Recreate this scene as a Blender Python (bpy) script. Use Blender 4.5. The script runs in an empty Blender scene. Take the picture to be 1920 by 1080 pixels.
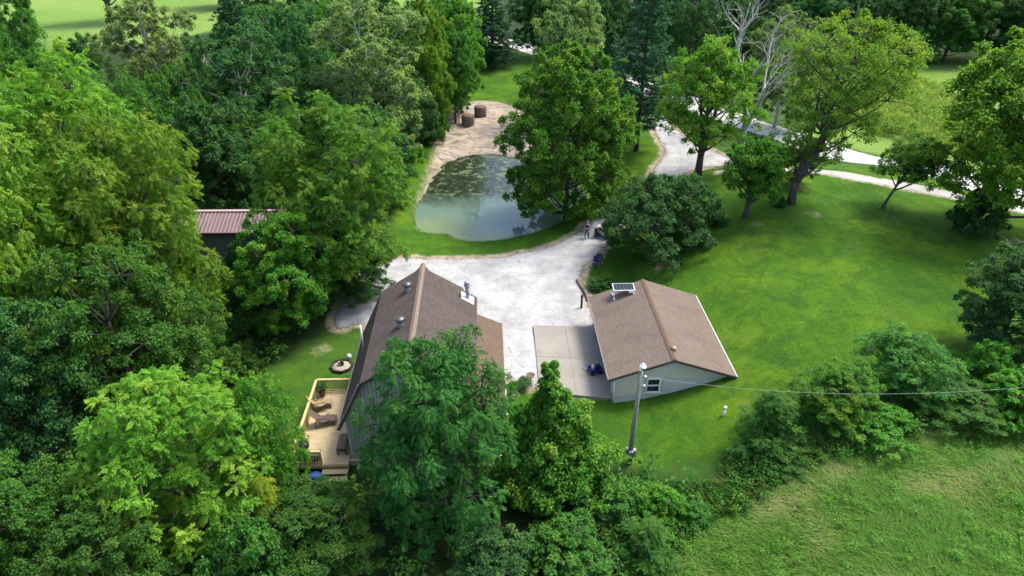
import bpy, bmesh, math, random
import numpy as np
from mathutils import Vector, Matrix

# ------------------------------------------------------------------ camera, sky, sun, exposure
S = bpy.context.scene
CAM_Z, PITCH, FPX = 28.0, math.radians(31.0), 1280.0          # metres above the yard, tilt below the horizon, focal length in 1920-wide pixels
cam = bpy.data.cameras.new('camera'); cam.sensor_width = 36.0; cam.lens = 36.0 * FPX / 1920.0
cam.clip_start = 0.5; cam.clip_end = 4000
camo = bpy.data.objects.new('camera', cam); S.collection.objects.link(camo)
camo.location = (0, 0, CAM_Z); camo.rotation_euler = (math.pi / 2 - PITCH, 0, 0); S.camera = camo

SUN_AZ, SUN_EL = math.radians(62), math.radians(60)            # from beyond and to the right
w = bpy.data.worlds.new('World'); S.world = w; w.use_nodes = True
wn = w.node_tree.nodes; bg = wn['Background']
sky = wn.new('ShaderNodeTexSky'); sky.sky_type = 'NISHITA'; sky.sun_disc = False
sky.sun_elevation = SUN_EL; sky.sun_rotation = SUN_AZ; sky.air_density = 1.0; sky.dust_density = 3.0; sky.ozone_density = 1.0
w.node_tree.links.new(sky.outputs[0], bg.inputs[0]); bg.inputs[1].default_value = 0.15
sl = bpy.data.lights.new('sun', 'SUN'); sl.energy = 1.6; sl.angle = math.radians(18.0); sl.color = (1.0, 0.95, 0.84)
so = bpy.data.objects.new('sun', sl); S.collection.objects.link(so)
sd_ = Vector((math.sin(SUN_AZ) * math.cos(SUN_EL), math.cos(SUN_AZ) * math.cos(SUN_EL), math.sin(SUN_EL)))
so.rotation_euler = sd_.to_track_quat('Z', 'Y').to_euler(); so.location = (40, 40, 60)
S.view_settings.view_transform = 'Standard'; S.view_settings.look = 'None'
S.view_settings.exposure = 1.56; S.view_settings.gamma = 1.0; S.view_settings.use_curve_mapping = False
S.render.engine = 'CYCLES'
S.cycles.use_denoising = True
S.cycles.max_bounces = 4; S.cycles.diffuse_bounces = 2; S.cycles.glossy_bounces = 2
S.cycles.transmission_bounces = 3; S.cycles.transparent_max_bounces = 4
S.cycles.caustics_reflective = False; S.cycles.caustics_refractive = False
S.cycles.use_adaptive_sampling = True; S.cycles.adaptive_threshold = 0.02

COL = S.collection
rng = np.random.default_rng(7); random.seed(7)
R = math.radians
CP, SP = math.cos(PITCH), math.sin(PITCH)

# ------------------------------------------------------------------ small numeric helpers
def sstep(a, b, x):
    t = np.clip((x - a) / (b - a), 0, 1); return t * t * (3 - 2 * t)
def flat(px, py, z=0.0):
    """where the sight line through a picture point meets the level z"""
    u = (px - 960) / FPX; v = (py - 540) / FPX
    down = SP + v * CP; fwd = CP - v * SP
    t = (CAM_Z - z) / down
    return (u * t, fwd * t)
def pts(seq, z=0.0): return np.array([flat(a, b, z) for a, b in seq])
def sdf(P, poly):
    """signed distance (negative inside) and nearest point on a closed polygon"""
    x, y = P[:, 0], P[:, 1]; best = np.full(len(P), 1e18); near = np.zeros((len(P), 2)); inside = np.zeros(len(P), bool)
    n = len(poly)
    for i in range(n):
        a = poly[i]; b = poly[(i + 1) % n]; ab = b - a; L = ab @ ab + 1e-12
        t = np.clip(((x - a[0]) * ab[0] + (y - a[1]) * ab[1]) / L, 0, 1)
        qx = a[0] + t * ab[0]; qy = a[1] + t * ab[1]
        d = (x - qx) ** 2 + (y - qy) ** 2; m = d < best
        best[m] = d[m]; near[m, 0] = qx[m]; near[m, 1] = qy[m]
        c = ((a[1] > y) != (b[1] > y))
        with np.errstate(divide='ignore', invalid='ignore'):
            xi = (b[0] - a[0]) * (y - a[1]) / (b[1] - a[1] + 1e-15) + a[0]
        inside ^= c & (x < xi)
    d = np.sqrt(best); return np.where(inside, -d, d), near
def smooth_poly(p, k=6):
    """closed Catmull-Rom through the points"""
    out = []; n = len(p)
    for i in range(n):
        p0, p1, p2, p3 = p[i - 1], p[i], p[(i + 1) % n], p[(i + 2) % n]
        for j in range(k):
            t = j / k
            out.append(.5 * ((2 * p1) + (-p0 + p2) * t + (2 * p0 - 5 * p1 + 4 * p2 - p3) * t * t + (-p0 + 3 * p1 - 3 * p2 + p3) * t ** 3))
    return np.array(out)
def smooth_line(p, k=8):
    p = np.array(p, float); q = np.vstack([2 * p[0] - p[1], p, 2 * p[-1] - p[-2]]); out = []
    for i in range(1, len(q) - 2):
        p0, p1, p2, p3 = q[i - 1], q[i], q[i + 1], q[i + 2]
        for j in range(k):
            t = j / k
            out.append(.5 * ((2 * p1) + (-p0 + p2) * t + (2 * p0 - 5 * p1 + 4 * p2 - p3) * t * t + (-p0 + 3 * p1 - 3 * p2 + p3) * t ** 3))
    out.append(p[-1]); return np.array(out)
def wobble(p, amp, seed, step=.5):
    """resample a closed outline and make it ragged"""
    r = np.random.default_rng(seed); q = []
    n = len(p)
    for i in range(n):
        a, b = p[i], p[(i + 1) % n]; L = np.linalg.norm(b - a); m = max(1, int(L / step))
        for j in range(m): q.append(a + (b - a) * j / m)
    q = np.array(q); d = r.normal(0, 1, (len(q), 2))
    for _ in range(2): d = (d + np.roll(d, 1, 0) + np.roll(d, -1, 0)) / 3 * 1.5
    return q + d * amp
def vnoise(x, y, s, seed):
    """smooth value noise, about -1..1"""
    x = np.asarray(x) / s; y = np.asarray(y) / s; xi = np.floor(x).astype(int); yi = np.floor(y).astype(int)
    fx = x - xi; fy = y - yi; fx = fx * fx * (3 - 2 * fx); fy = fy * fy * (3 - 2 * fy)
    def h(a, b):
        n = (a * 374761393 + b * 668265263 + seed * 974711) & 0x7fffffff
        n = ((n ^ (n >> 13)) * 1274126177) & 0x7fffffff
        return ((n ^ (n >> 16)) & 0xffff) / 32767.5 - 1
    return (h(xi, yi) * (1 - fx) + h(xi + 1, yi) * fx) * (1 - fy) + (h(xi, yi + 1) * (1 - fx) + h(xi + 1, yi + 1) * fx) * fy

# ------------------------------------------------------------------ outlines on the ground (metres)
WATER_Z = -0.55
POND = smooth_poly(pts([(781, 412), (789, 376), (812, 336), (842, 302), (882, 291), (935, 291), (990, 300), (1050, 325), (1095, 360), (1088, 386), (1058, 410), (1000, 434), (930, 449), (868, 449), (838, 438), (795, 433)], WATER_Z), 5)
DIRT = smooth_poly(pts([(783, 372), (800, 322), (810, 292), (815, 262), (832, 222), (862, 200), (905, 191), (945, 196), (985, 212), (1015, 245), (1010, 285), (940, 293), (884, 293), (845, 304), (815, 338), (793, 376), (786, 408), (783, 412)], -.2), 4)
YARD = wobble(smooth_poly(pts([(690, 500), (760, 485), (850, 483), (930, 482), (1000, 469), (1060, 447), (1112, 412), (1180, 372), (1222, 335), (1236, 304), (1228, 272), (1216, 236), (1246, 236), (1275, 268), (1322, 300), (1372, 322), (1420, 340), (1330, 338), (1272, 350), (1210, 398), (1150, 452), (1112, 488), (1090, 518), (1096, 545), (1112, 570), (1130, 640), (1150, 735), (1010, 736), (950, 716), (900, 700), (760, 640), (672, 613), (628, 616), (640, 562)]), 4), .12, 3)
LAWN = smooth_poly(pts([(1090, 520), (1128, 468), (1210, 400), (1272, 352), (1330, 340), (1420, 345), (1560, 365), (1700, 388), (1800, 410), (2000, 450), (2100, 560), (2000, 680), (1800, 700), (1560, 800), (1400, 880), (1200, 880), (1000, 800), (955, 740), (1010, 736), (1140, 745), (1110, 560)]), 4)
LAWN2 = smooth_poly(pts([(745, 300), (800, 262), (855, 200), (870, 150), (930, 118), (985, 92), (1060, 92), (1060, 140), (1060, 230), (1230, 240), (1240, 300), (1180, 372), (1060, 450), (930, 484), (760, 486), (730, 420)]), 4)
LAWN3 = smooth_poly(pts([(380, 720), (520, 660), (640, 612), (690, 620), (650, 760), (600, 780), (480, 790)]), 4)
MEADOW = np.array([flat(*q, 1.2) for q in [(1200, 1100), (1260, 1020), (1340, 965), (1480, 915), (1640, 870), (1800, 838), (2000, 800), (2300, 800), (2300, 1500), (1100, 1500)]])
ROADC = smooth_line([flat(a, b, .9) for a, b in [(905, 60), (1000, 84), (1120, 130), (1250, 182), (1372, 232), (1500, 277), (1650, 328), (1790, 376), (1960, 432), (2400, 560)]], 8)
def ribbon(c, half):
    t = np.gradient(c, axis=0); t /= np.linalg.norm(t, axis=1)[:, None]; n = np.stack([-t[:, 1], t[:, 0]], 1)
    half = np.broadcast_to(np.asarray(half), (len(c),))[:, None]
    return np.vstack([c + n * half, (c - n * half)[::-1]])
ROAD = ribbon(ROADC, 2.5)
PATHC = smooth_line([flat(a, b, 1.6) for a, b in [(1335, 326), (1420, 338), (1500, 350), (1600, 366), (1700, 384), (1800, 404), (1940, 436), (2200, 500)]], 8)
PATH = wobble(ribbon(PATHC, 1.25), .06, 5)
FIELD_R = pts([(1500, 262), (1620, 205), (1640, 130), (1800, 126), (2000, 130), (2300, 250), (2200, 430), (1900, 395), (1700, 318)], 1.0)
FIELD_L = pts([(60, 96), (90, -20), (420, -20), (400, 60), (230, 88)], 0)
WOODS = np.array([flat(*q) for q in [(-400, 140), (60, 100), (230, 92), (400, 60), (640, 20), (1000, 40), (985, 92), (930, 118), (870, 150), (840, 210), (790, 270), (745, 310), (720, 480), (640, 590), (600, 630), (500, 680), (420, 740), (560, 860), (700, 880), (960, 880), (1180, 880), (1330, 930), (1250, 1000), (1150, 1200), (900, 2400), (-900, 2400), (-1500, 600)]])

def terrain(x, y, ponds=True):
    x = np.asarray(x, float); y = np.asarray(y, float)
    x0 = 5.6 + np.clip(y - 42, 0, 40) * .26
    hill = 3.3 * sstep(0, 14.0, x - x0)
    hill *= (1 - .75 * sstep(60, 72, y - .15 * (x - 20))) * (1 - .35 * sstep(30, 16, y))
    z = hill + .9 * sstep(62, 76, y) * sstep(6, 16, x) * (1 - sstep(0, 3.3, hill))
    z = z - 1.6 * sstep(13, 30, -x) * sstep(60, 35, y)
    z = z + .10 * vnoise(x, y, 5.0, 1) * sstep(2, 8, np.abs(x - 2) ) + .3 * vnoise(x, y, 23, 2) * sstep(10, 22, np.abs(x))
    z = z + .22 * vnoise(x, y, 7.5, 7) * sstep(14, 20, x) * sstep(62, 52, y) * sstep(26, 32, y)
    z = z + .18 * vnoise(x, y, 2.4, 4) * sstep(15, 20, x) * sstep(30, 27, y)
    if ponds:
        sh = z.shape; d, _ = sdf(np.stack([x.ravel(), y.ravel()], 1), POND); d = d.reshape(sh)
        z = np.where(d < 0, np.maximum(-1.9, WATER_Z - .04 + d * .55), WATER_Z - .04 + (z - WATER_Z + .04) * sstep(-.3, 2.6, d))
    return z
def tz(x, y): return float(terrain(np.array([x]), np.array([y]))[0])
def at(px, py, dz=0.0):
    """ground point seen at a picture point"""
    z = 0.0
    for _ in range(12):
        x, y = flat(px, py, z); z = .5 * z + .5 * tz(x, y)
    x, y = flat(px, py, z)
    return Vector((x, y, tz(x, y) + dz))
def ray_at_y(px, py, Y):
    u = (px - 960) / FPX; v = (py - 540) / FPX; t = Y / (CP - v * SP)
    return Vector((u * t, Y, CAM_Z - t * (SP + v * CP)))

# ------------------------------------------------------------------ object helpers
def tag(o, label=None, cat=None, group=None, kind=None):
    if label: o['label'] = label
    if cat: o['category'] = cat
    if group: o['group'] = group
    if kind: o['kind'] = kind
    return o
def empty(name, loc=(0, 0, 0), rz=0.0, label=None, cat=None, group=None):
    o = bpy.data.objects.new(name, None); COL.objects.link(o); o.location = loc; o.rotation_euler = (0, 0, rz); o.empty_display_size = .2
    return tag(o, label, cat, group)
def link(name, me, parent=None, mat=None, loc=None):
    o = bpy.data.objects.new(name, me); COL.objects.link(o)
    if parent is not None: o.parent = parent
    if mat is not None and not me.materials: me.materials.append(mat)
    if loc is not None: o.location = loc
    return o
class MB:
    def __init__(s): s.v = []; s.f = []; s.uv = {}; s.sm = []; s.mi = []
    def face(s, idx, smooth=False, mi=0, uv=None):
        if uv is not None: s.uv[len(s.f)] = uv
        s.f.append(idx); s.sm.append(smooth); s.mi.append(mi)
    def add(s, vs, fs, smooth=False, mi=0):
        b = len(s.v); s.v += [tuple(v) for v in vs]
        for f in fs: s.face([b + i for i in f], smooth, mi)
        return s
    def box(s, c, d, rz=0, mi=0, M=None):
        hx, hy, hz = d[0] / 2, d[1] / 2, d[2] / 2; vs = []
        for x in (-hx, hx):
            for y in (-hy, hy):
                for z in (-hz, hz): vs.append(Vector((x, y, z)))
        Rm = M if M is not None else Matrix.Rotation(rz, 3, 'Z')
        vs = [Rm @ v + Vector(c) for v in vs]
        return s.add(vs, [(0, 1, 3, 2), (4, 6, 7, 5), (0, 4, 5, 1), (2, 3, 7, 6), (0, 2, 6, 4), (1, 5, 7, 3)], mi=mi)
    def bar(s, a, b, w_, h_, mi=0):
        a, b = Vector(a), Vector(b); d = (b - a); L = d.length; d.normalize()
        up = Vector((0, 0, 1)) if abs(d.z) < .95 else Vector((0, 1, 0))
        x = d.cross(up).normalized(); z = x.cross(d)
        M = Matrix((x, d, z)).transposed()
        return s.box((a + b) / 2, (w_, L, h_), M=M, mi=mi)
    def tube(s, ps, rs, n=8, smooth=True, cap=True, mi=0):
        ps = [Vector(p) for p in ps]
        if not hasattr(rs, '__len__'): rs = [rs] * len(ps)
        b = len(s.v); x = None
        for i, p in enumerate(ps):
            d = (ps[min(i + 1, len(ps) - 1)] - ps[max(i - 1, 0)]).normalized()
            if x is None:
                x = d.cross(Vector((0, 0, 1)) if abs(d.z) < .9 else Vector((1, 0, 0))).normalized()
            else: x = (x - d * x.dot(d)).normalized()
            y = d.cross(x)
            for k in range(n):
                a = 2 * math.pi * k / n; q = p + (x * math.cos(a) + y * math.sin(a)) * rs[i]; s.v.append(tuple(q))
        for i in range(len(ps) - 1):
            for k in range(n):
                s.face([b + i * n + k, b + i * n + (k + 1) % n, b + (i + 1) * n + (k + 1) % n, b + (i + 1) * n + k], smooth, mi)
        if cap:
            s.face([b + k for k in range(n)][::-1], False, mi); s.face([b + (len(ps) - 1) * n + k for k in range(n)], False, mi)
        return s
    def lathe(s, prof, c=(0, 0, 0), n=16, smooth=True, mi=0):
        b = len(s.v)
        for r_, z in prof:
            for k in range(n):
                a = 2 * math.pi * k / n; s.v.append((c[0] + r_ * math.cos(a), c[1] + r_ * math.sin(a), c[2] + z))
        for i in range(len(prof) - 1):
            for k in range(n): s.face([b + i * n + k, b + i * n + (k + 1) % n, b + (i + 1) * n + (k + 1) % n, b + (i + 1) * n + k], smooth, mi)
        s.face([b + k for k in range(n)][::-1], False, mi); s.face([b + (len(prof) - 1) * n + k for k in range(n)], False, mi)
        return s
    def slab(s, poly, thick, mi=0, uv=None):
        """a flat polygon in space (counter-clockwise from outside) with thickness behind it"""
        P = [Vector(p) for p in poly]; n = Vector((0, 0, 0))
        for i in range(len(P)):
            a, b = P[i], P[(i + 1) % len(P)]; n += a.cross(b)
        n.normalize(); k = len(P); b0 = len(s.v)
        s.v += [tuple(p) for p in P] + [tuple(p - n * thick) for p in P]
        s.face([b0 + i for i in range(k)], mi=mi, uv=uv); s.face([b0 + k + i for i in range(k)][::-1], mi=mi)
        for i in range(k): s.face([b0 + i, b0 + k + i, b0 + k + (i + 1) % k, b0 + (i + 1) % k], mi=mi)
        return s
    def mesh(s, name, mats):
        me = bpy.data.meshes.new(name); me.from_pydata(s.v, [], s.f)
        for m in (mats if isinstance(mats, (list, tuple)) else [mats]): me.materials.append(m)
        me.polygons.foreach_set('use_smooth', s.sm); me.polygons.foreach_set('material_index', s.mi)
        if s.uv:
            ul = me.uv_layers.new(name='UVMap')
            for fi, uvs in s.uv.items():
                for li, q in zip(me.polygons[fi].loop_indices, uvs): ul.data[li].uv = q
        me.update(); return me
    def build(s, name, mats, parent=None, loc=None, label=None):
        o = link(name, s.mesh(name, mats), parent, None, loc)
        if label: o['label'] = label
        return o
def np_mesh(name, V, F, mats, attrs=None, smooth=False, vattrs=None):
    V = np.asarray(V, np.float32); F = np.asarray(F, np.int32); k = F.shape[1]
    me = bpy.data.meshes.new(name); me.vertices.add(len(V)); me.vertices.foreach_set('co', V.ravel())
    me.loops.add(F.size); me.loops.foreach_set('vertex_index', F.ravel())
    me.polygons.add(len(F)); me.polygons.foreach_set('loop_start', np.arange(0, F.size, k, dtype=np.int32))
    if smooth: me.polygons.foreach_set('use_smooth', np.ones(len(F), bool))
    for m in (mats if isinstance(mats, (list, tuple)) else [mats]): me.materials.append(m)
    for nm, arr in (attrs or {}).items():
        a = me.attributes.new(nm, 'FLOAT', 'FACE'); a.data.foreach_set('value', np.asarray(arr, np.float32))
    for nm, arr in (vattrs or {}).items():
        a = me.attributes.new(nm, 'FLOAT', 'POINT'); a.data.foreach_set('value', np.asarray(arr, np.float32))
    me.update(calc_edges=True); return me

# ------------------------------------------------------------------ materials
class NT:
    def __init__(s, name):
        s.m = bpy.data.materials.new(name); s.m.use_nodes = True; s.t = s.m.node_tree; s.n = s.t.nodes
        s.b = s.n['Principled BSDF']; s.out = s.n['Material Output']
    def l(s, a, b): s.t.links.new(a, b)
    def node(s, kind, **kw):
        n = s.n.new(kind)
        for k, v in kw.items(): setattr(n, k, v)
        return n
    def noise(s, scale, detail=4, rough=.55, coord='Object', vec=None, dist=0.0):
        n = s.node('ShaderNodeTexNoise'); n.inputs['Scale'].default_value = scale; n.inputs['Detail'].default_value = detail
        n.inputs['Roughness'].default_value = rough; n.inputs['Distortion'].default_value = dist
        if vec is None: vec = s.coord(coord)
        s.l(vec, n.inputs['Vector']); return n.outputs['Fac']
    def coord(s, which='Object'):
        if not hasattr(s, 'tc'): s.tc = s.node('ShaderNodeTexCoord')
        return s.tc.outputs[which]
    def mapping(s, vec, scale=(1, 1, 1), rot=(0, 0, 0), loc=(0, 0, 0)):
        n = s.node('ShaderNodeMapping'); n.inputs['Scale'].default_value = scale; n.inputs['Rotation'].default_value = rot; n.inputs['Location'].default_value = loc
        s.l(vec, n.inputs['Vector']); return n.outputs[0]
    def ramp(s, fac, stops):
        n = s.node('ShaderNodeValToRGB'); e = n.color_ramp.elements
        while len(e) < len(stops): e.new(.5)
        for i, (p, c) in enumerate(stops): e[i].position = p; e[i].color = (c[0], c[1], c[2], 1) if hasattr(c, '__len__') else (c, c, c, 1)
        s.l(fac, n.inputs[0]); return n.outputs[0]
    def mix(s, f, a, b, mode='MIX'):
        n = s.node('ShaderNodeMix', data_type='RGBA', blend_type=mode)
        for sock, v in ((n.inputs[0], f), (n.inputs[6], a), (n.inputs[7], b)):
            if isinstance(v, bpy.types.NodeSocket): s.l(v, sock)
            elif hasattr(v, '__len__'): sock.default_value = (v[0], v[1], v[2], 1)
            else: sock.default_value = v
        return n.outputs[2]
    def math(s, op, a, b=0.0, clamp=False):
        n = s.node('ShaderNodeMath', operation=op); n.use_clamp = clamp
        for sock, v in ((n.inputs[0], a), (n.inputs[1], b)):
            if isinstance(v, bpy.types.NodeSocket): s.l(v, sock)
            else: sock.default_value = v
        return n.outputs[0]
    def attr(s, name):
        n = s.node('ShaderNodeAttribute', attribute_name=name); return n.outputs['Fac']
    def bump(s, h, strength=.4, dist=.02):
        n = s.node('ShaderNodeBump'); n.inputs['Strength'].default_value = strength; n.inputs['Distance'].default_value = dist
        s.l(h, n.inputs['Height']); s.l(n.outputs[0], s.b.inputs['Normal']); return n.outputs[0]
    def fin(s, col=None, rough=.8, spec=.3, metal=0.0):
        if col is not None:
            if isinstance(col, bpy.types.NodeSocket): s.l(col, s.b.inputs['Base Color'])
            else: s.b.inputs['Base Color'].default_value = (*col, 1)
        if isinstance(rough, bpy.types.NodeSocket): s.l(rough, s.b.inputs['Roughness'])
        else: s.b.inputs['Roughness'].default_value = rough
        s.b.inputs['Specular IOR Level'].default_value = spec; s.b.inputs['Metallic'].default_value = metal
        return s.m
def plain(name, col, rough=.7, spec=.3, metal=0.0, var=.18, scale=6.0, bump=.0):
    t = NT(name); f = t.noise(scale, 5, .6)
    a = tuple(c * (1 - var) for c in col); b = tuple(min(1, c * (1 + var)) for c in col)
    c = t.ramp(f, [(.3, a), (.7, b)])
    if bump: t.bump(t.noise(scale * 4, 4), bump, .01)
    return t.fin(c, rough, spec, metal)

def leaf_mat(name, c1, c2, c3, trans=.47, rough=.6, hue=.0):
    """two main tones per leaf, a third for odd boughs; per-tree shift"""
    c1, c2, c3 = [(c[0] * 1.42, c[1] * 1.2, c[2] * 1.5) for c in (c1, c2, c3)]
    t = NT(name)
    lv = t.attr('lv'); cv = t.attr('cv')
    oi = t.node('ShaderNodeObjectInfo').outputs['Random']
    a = t.mix(lv, c1, c2)
    k = t.ramp(cv, [(.55, 0.0), (.95, .75)])
    b = t.mix(k, a, c3)
    hv = t.node('ShaderNodeHueSaturation')
    t.l(t.math('ADD', t.math('MULTIPLY', oi, .02), .495), hv.inputs['Hue'])
    t.l(t.math('ADD', t.math('MULTIPLY', oi, .35), .82), hv.inputs['Value']); t.l(b, hv.inputs['Color'])
    col = hv.outputs[0]
    t.fin(col, rough, .18)
    tr = t.node('ShaderNodeBsdfTranslucent')
    bright = t.mix(1.0, col, (1.15, 1.15, .55), 'MULTIPLY'); t.l(bright, tr.inputs[0])
    ms = t.node('ShaderNodeMixShader'); ms.inputs[0].default_value = trans
    t.l(t.b.outputs[0], ms.inputs[1]); t.l(tr.outputs[0], ms.inputs[2]); t.l(ms.outputs[0], t.out.inputs[0])
    return t.m
LEAF = {
    'mid':    leaf_mat('leaf_mid', (.030, .115, .014), (.064, .195, .024), (.11, .24, .024)),
    'bright': leaf_mat('leaf_bright', (.044, .165, .014), (.090, .265, .022), (.16, .31, .024)),
    'lime':   leaf_mat('leaf_lime', (.064, .185, .013), (.130, .288, .022), (.205, .325, .028)),
    'dark':   leaf_mat('leaf_dark', (.018, .074, .014), (.040, .128, .022), (.06, .16, .02), trans=.34),
    'pale':   leaf_mat('leaf_pale', (.085, .175, .045), (.17, .285, .080), (.21, .33, .06)),
    'cool':   leaf_mat('leaf_cool', (.022, .092, .020), (.052, .158, .032), (.08, .19, .028), trans=.36),
    'deep':   leaf_mat('leaf_deep', (.018, .078, .011), (.040, .132, .017), (.06, .155, .018), trans=.36),
    'needle': leaf_mat('leaf_needle', (.016, .078, .026), (.036, .130, .038), (.05, .15, .036), trans=.22),
    'gold':   leaf_mat('leaf_gold', (.12, .22, .014), (.22, .32, .024), (.36, .35, .03)),
}
def bark_mat(name, a, b):
    t = NT(name); v = t.mapping(t.coord('Object'), (6, 6, 1.2)); f = t.noise(1.5, 6, .65, vec=v)
    t.bump(f, .8, .05); return t.fin(t.ramp(f, [(.3, a), (.7, b)]), .9, .15)
BARK = bark_mat('bark_grey_brown', (.036, .031, .026), (.115, .102, .088))
BARK_PALE = bark_mat('bark_pale_grey', (.27, .25, .22), (.50, .48, .44))

# ------------------------------------------------------------------ ground surfaces
def ground_mat():
    t = NT('grass_ground'); co = t.coord('Object')
    lawn, dirt, wood, field = t.attr('z_lawn'), t.attr('z_dirt'), t.attr('z_wood'), t.attr('z_field')
    n1 = t.noise(.16, 5, .6); n2 = t.noise(.9, 6, .65); n3 = t.noise(9, 4, .7)
    n5 = t.noise(2.6, 5, .7, dist=.6); n6 = t.noise(.45, 5, .65, vec=t.mapping(co, (1, 1, 1), loc=(5, 2, 0)), dist=.5)
    fine = t.noise(26, 3, .7, vec=t.mapping(co, (1, 1, 1)))
    mow = t.noise(1.0, 2, .5, vec=t.mapping(co, (2.2, .05, 1), (0, 0, R(-38))))
    g = t.ramp(n1, [(.34, (.026, .080, .006)), (.5, (.060, .138, .007)), (.64, (.120, .198, .008))])
    g = t.mix(t.ramp(n2, [(.35, 0), (.75, .55)]), g, (.020, .088, .008))
    g = t.mix(t.ramp(mow, [(.42, 0), (.62, .22)]), g, (.11, .20, .012))
    worn = t.noise(.34, 5, .6, vec=t.mapping(co, (1, 1, 1), loc=(3.1, 9.7, 0)))
    g = t.mix(t.ramp(worn, [(.60, 0), (.76, .5)]), g, (.16, .17, .05))
    g = t.mix(t.ramp(n6, [(.46, 0), (.62, .7)]), g, (.018, .060, .008))
    g = t.mix(t.ramp(n5, [(.42, 0), (.68, .5)]), g, (.030, .090, .010)); g = t.mix(t.ramp(n5, [(.30, .4), (.44, 0)]), g, (.13, .20, .025))
    g = t.mix(t.ramp(fine, [(.3, 0), (.8, .45)]), g, (.016, .07, .006))
    g = t.mix(t.ramp(n3, [(.45, 0), (.85, .35)]), g, (.15, .225, .02))
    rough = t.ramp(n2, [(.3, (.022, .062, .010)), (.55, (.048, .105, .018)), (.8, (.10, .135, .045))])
    fl = t.ramp(t.noise(.05, 4), [(.3, (.115, .20, .032)), (.7, (.17, .25, .06))])
    fl = t.mix(t.ramp(t.noise(1.0, 3, vec=t.mapping(co, (.1, 1.2, 1))), [(.4, 0), (.7, .4)]), fl, (.085, .165, .028))
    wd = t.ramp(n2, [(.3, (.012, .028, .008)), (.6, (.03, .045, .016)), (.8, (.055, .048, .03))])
    dt = t.ramp(n2, [(.3, (.20, .15, .10)), (.7, (.42, .35, .26))])
    def m(att, lo=.3, hi=.7): return t.ramp(t.math('ADD', att, t.math('MULTIPLY', t.math('SUBTRACT', n2, .5), .9)), [(lo, 0), (hi, 1)])
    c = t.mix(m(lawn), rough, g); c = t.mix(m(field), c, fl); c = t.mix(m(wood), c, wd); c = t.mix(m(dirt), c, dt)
    t.bump(t.math('ADD', fine, t.math('MULTIPLY', n3, 1.2)), .6, .06)
    return t.fin(c, .95, .08)
def axis(lo, hi, step, far, grow=1.25):
    a = list(np.arange(lo, hi + .01, step)); s_ = step
    while a[-1] < far: s_ *= grow; a.append(a[-1] + s_)
    s_ = step
    while a[0] > -far: s_ *= grow; a.insert(0, a[0] - s_)
    return np.array(a)
def soft(P, poly, w_=1.5):
    d, _ = sdf(P, poly); return np.clip(.5 - d / (2 * w_), 0, 1)
gx = axis(-48, 52, .55, 1500); gy = axis(16, 118, .55, 1500)
GX, GY = np.meshgrid(gx, gy); GZ = terrain(GX, GY)
P2 = np.stack([GX.ravel(), GY.ravel()], 1)
lawn_w = np.maximum.reduce([soft(P2, LAWN, 1.2), soft(P2, LAWN2, 1.0), soft(P2, LAWN3, 1.5) * .5])  # third lawn toned towards rough grass: tree shade put into its colour
dirt_w = np.maximum(.62 * np.clip(1 - np.abs(sdf(P2, POND)[0]) / .8, 0, 1), soft(P2, DIRT, .9)); dirt_w = np.maximum(dirt_w, .9 * np.clip(1 - np.abs(sdf(P2, YARD)[0]) / .9, 0, 1))
for q in [(1415, 418), (1522, 402), (1240, 500), (1900, 450), (600, 655)]:
    p_ = at(*q); dirt_w = np.maximum(dirt_w, .46 * np.exp(-((P2[:, 0] - p_.x) ** 2 + (P2[:, 1] - p_.y) ** 2) / 1.3))
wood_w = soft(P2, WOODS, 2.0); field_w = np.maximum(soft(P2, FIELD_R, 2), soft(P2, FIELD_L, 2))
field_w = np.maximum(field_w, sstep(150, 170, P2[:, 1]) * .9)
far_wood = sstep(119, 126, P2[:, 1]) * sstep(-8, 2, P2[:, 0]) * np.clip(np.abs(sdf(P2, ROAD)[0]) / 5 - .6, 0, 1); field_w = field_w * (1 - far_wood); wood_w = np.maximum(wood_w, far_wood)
under = np.minimum.reduce([sdf(P2, YARD)[0], sdf(P2, ROAD)[0], sdf(P2, PATH)[0]])
ZG = GZ.ravel() - .07 * sstep(-.5, -1.1, under)
nx, ny = len(gx), len(gy); I = np.arange(nx * ny).reshape(ny, nx)
F = np.stack([I[:-1, :-1], I[:-1, 1:], I[1:, 1:], I[1:, :-1]], -1).reshape(-1, 4)
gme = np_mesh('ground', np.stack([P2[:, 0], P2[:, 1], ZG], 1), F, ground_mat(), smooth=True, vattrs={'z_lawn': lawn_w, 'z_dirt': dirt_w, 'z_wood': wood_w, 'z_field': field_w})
tag(link('ground', gme), kind='structure')

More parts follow.
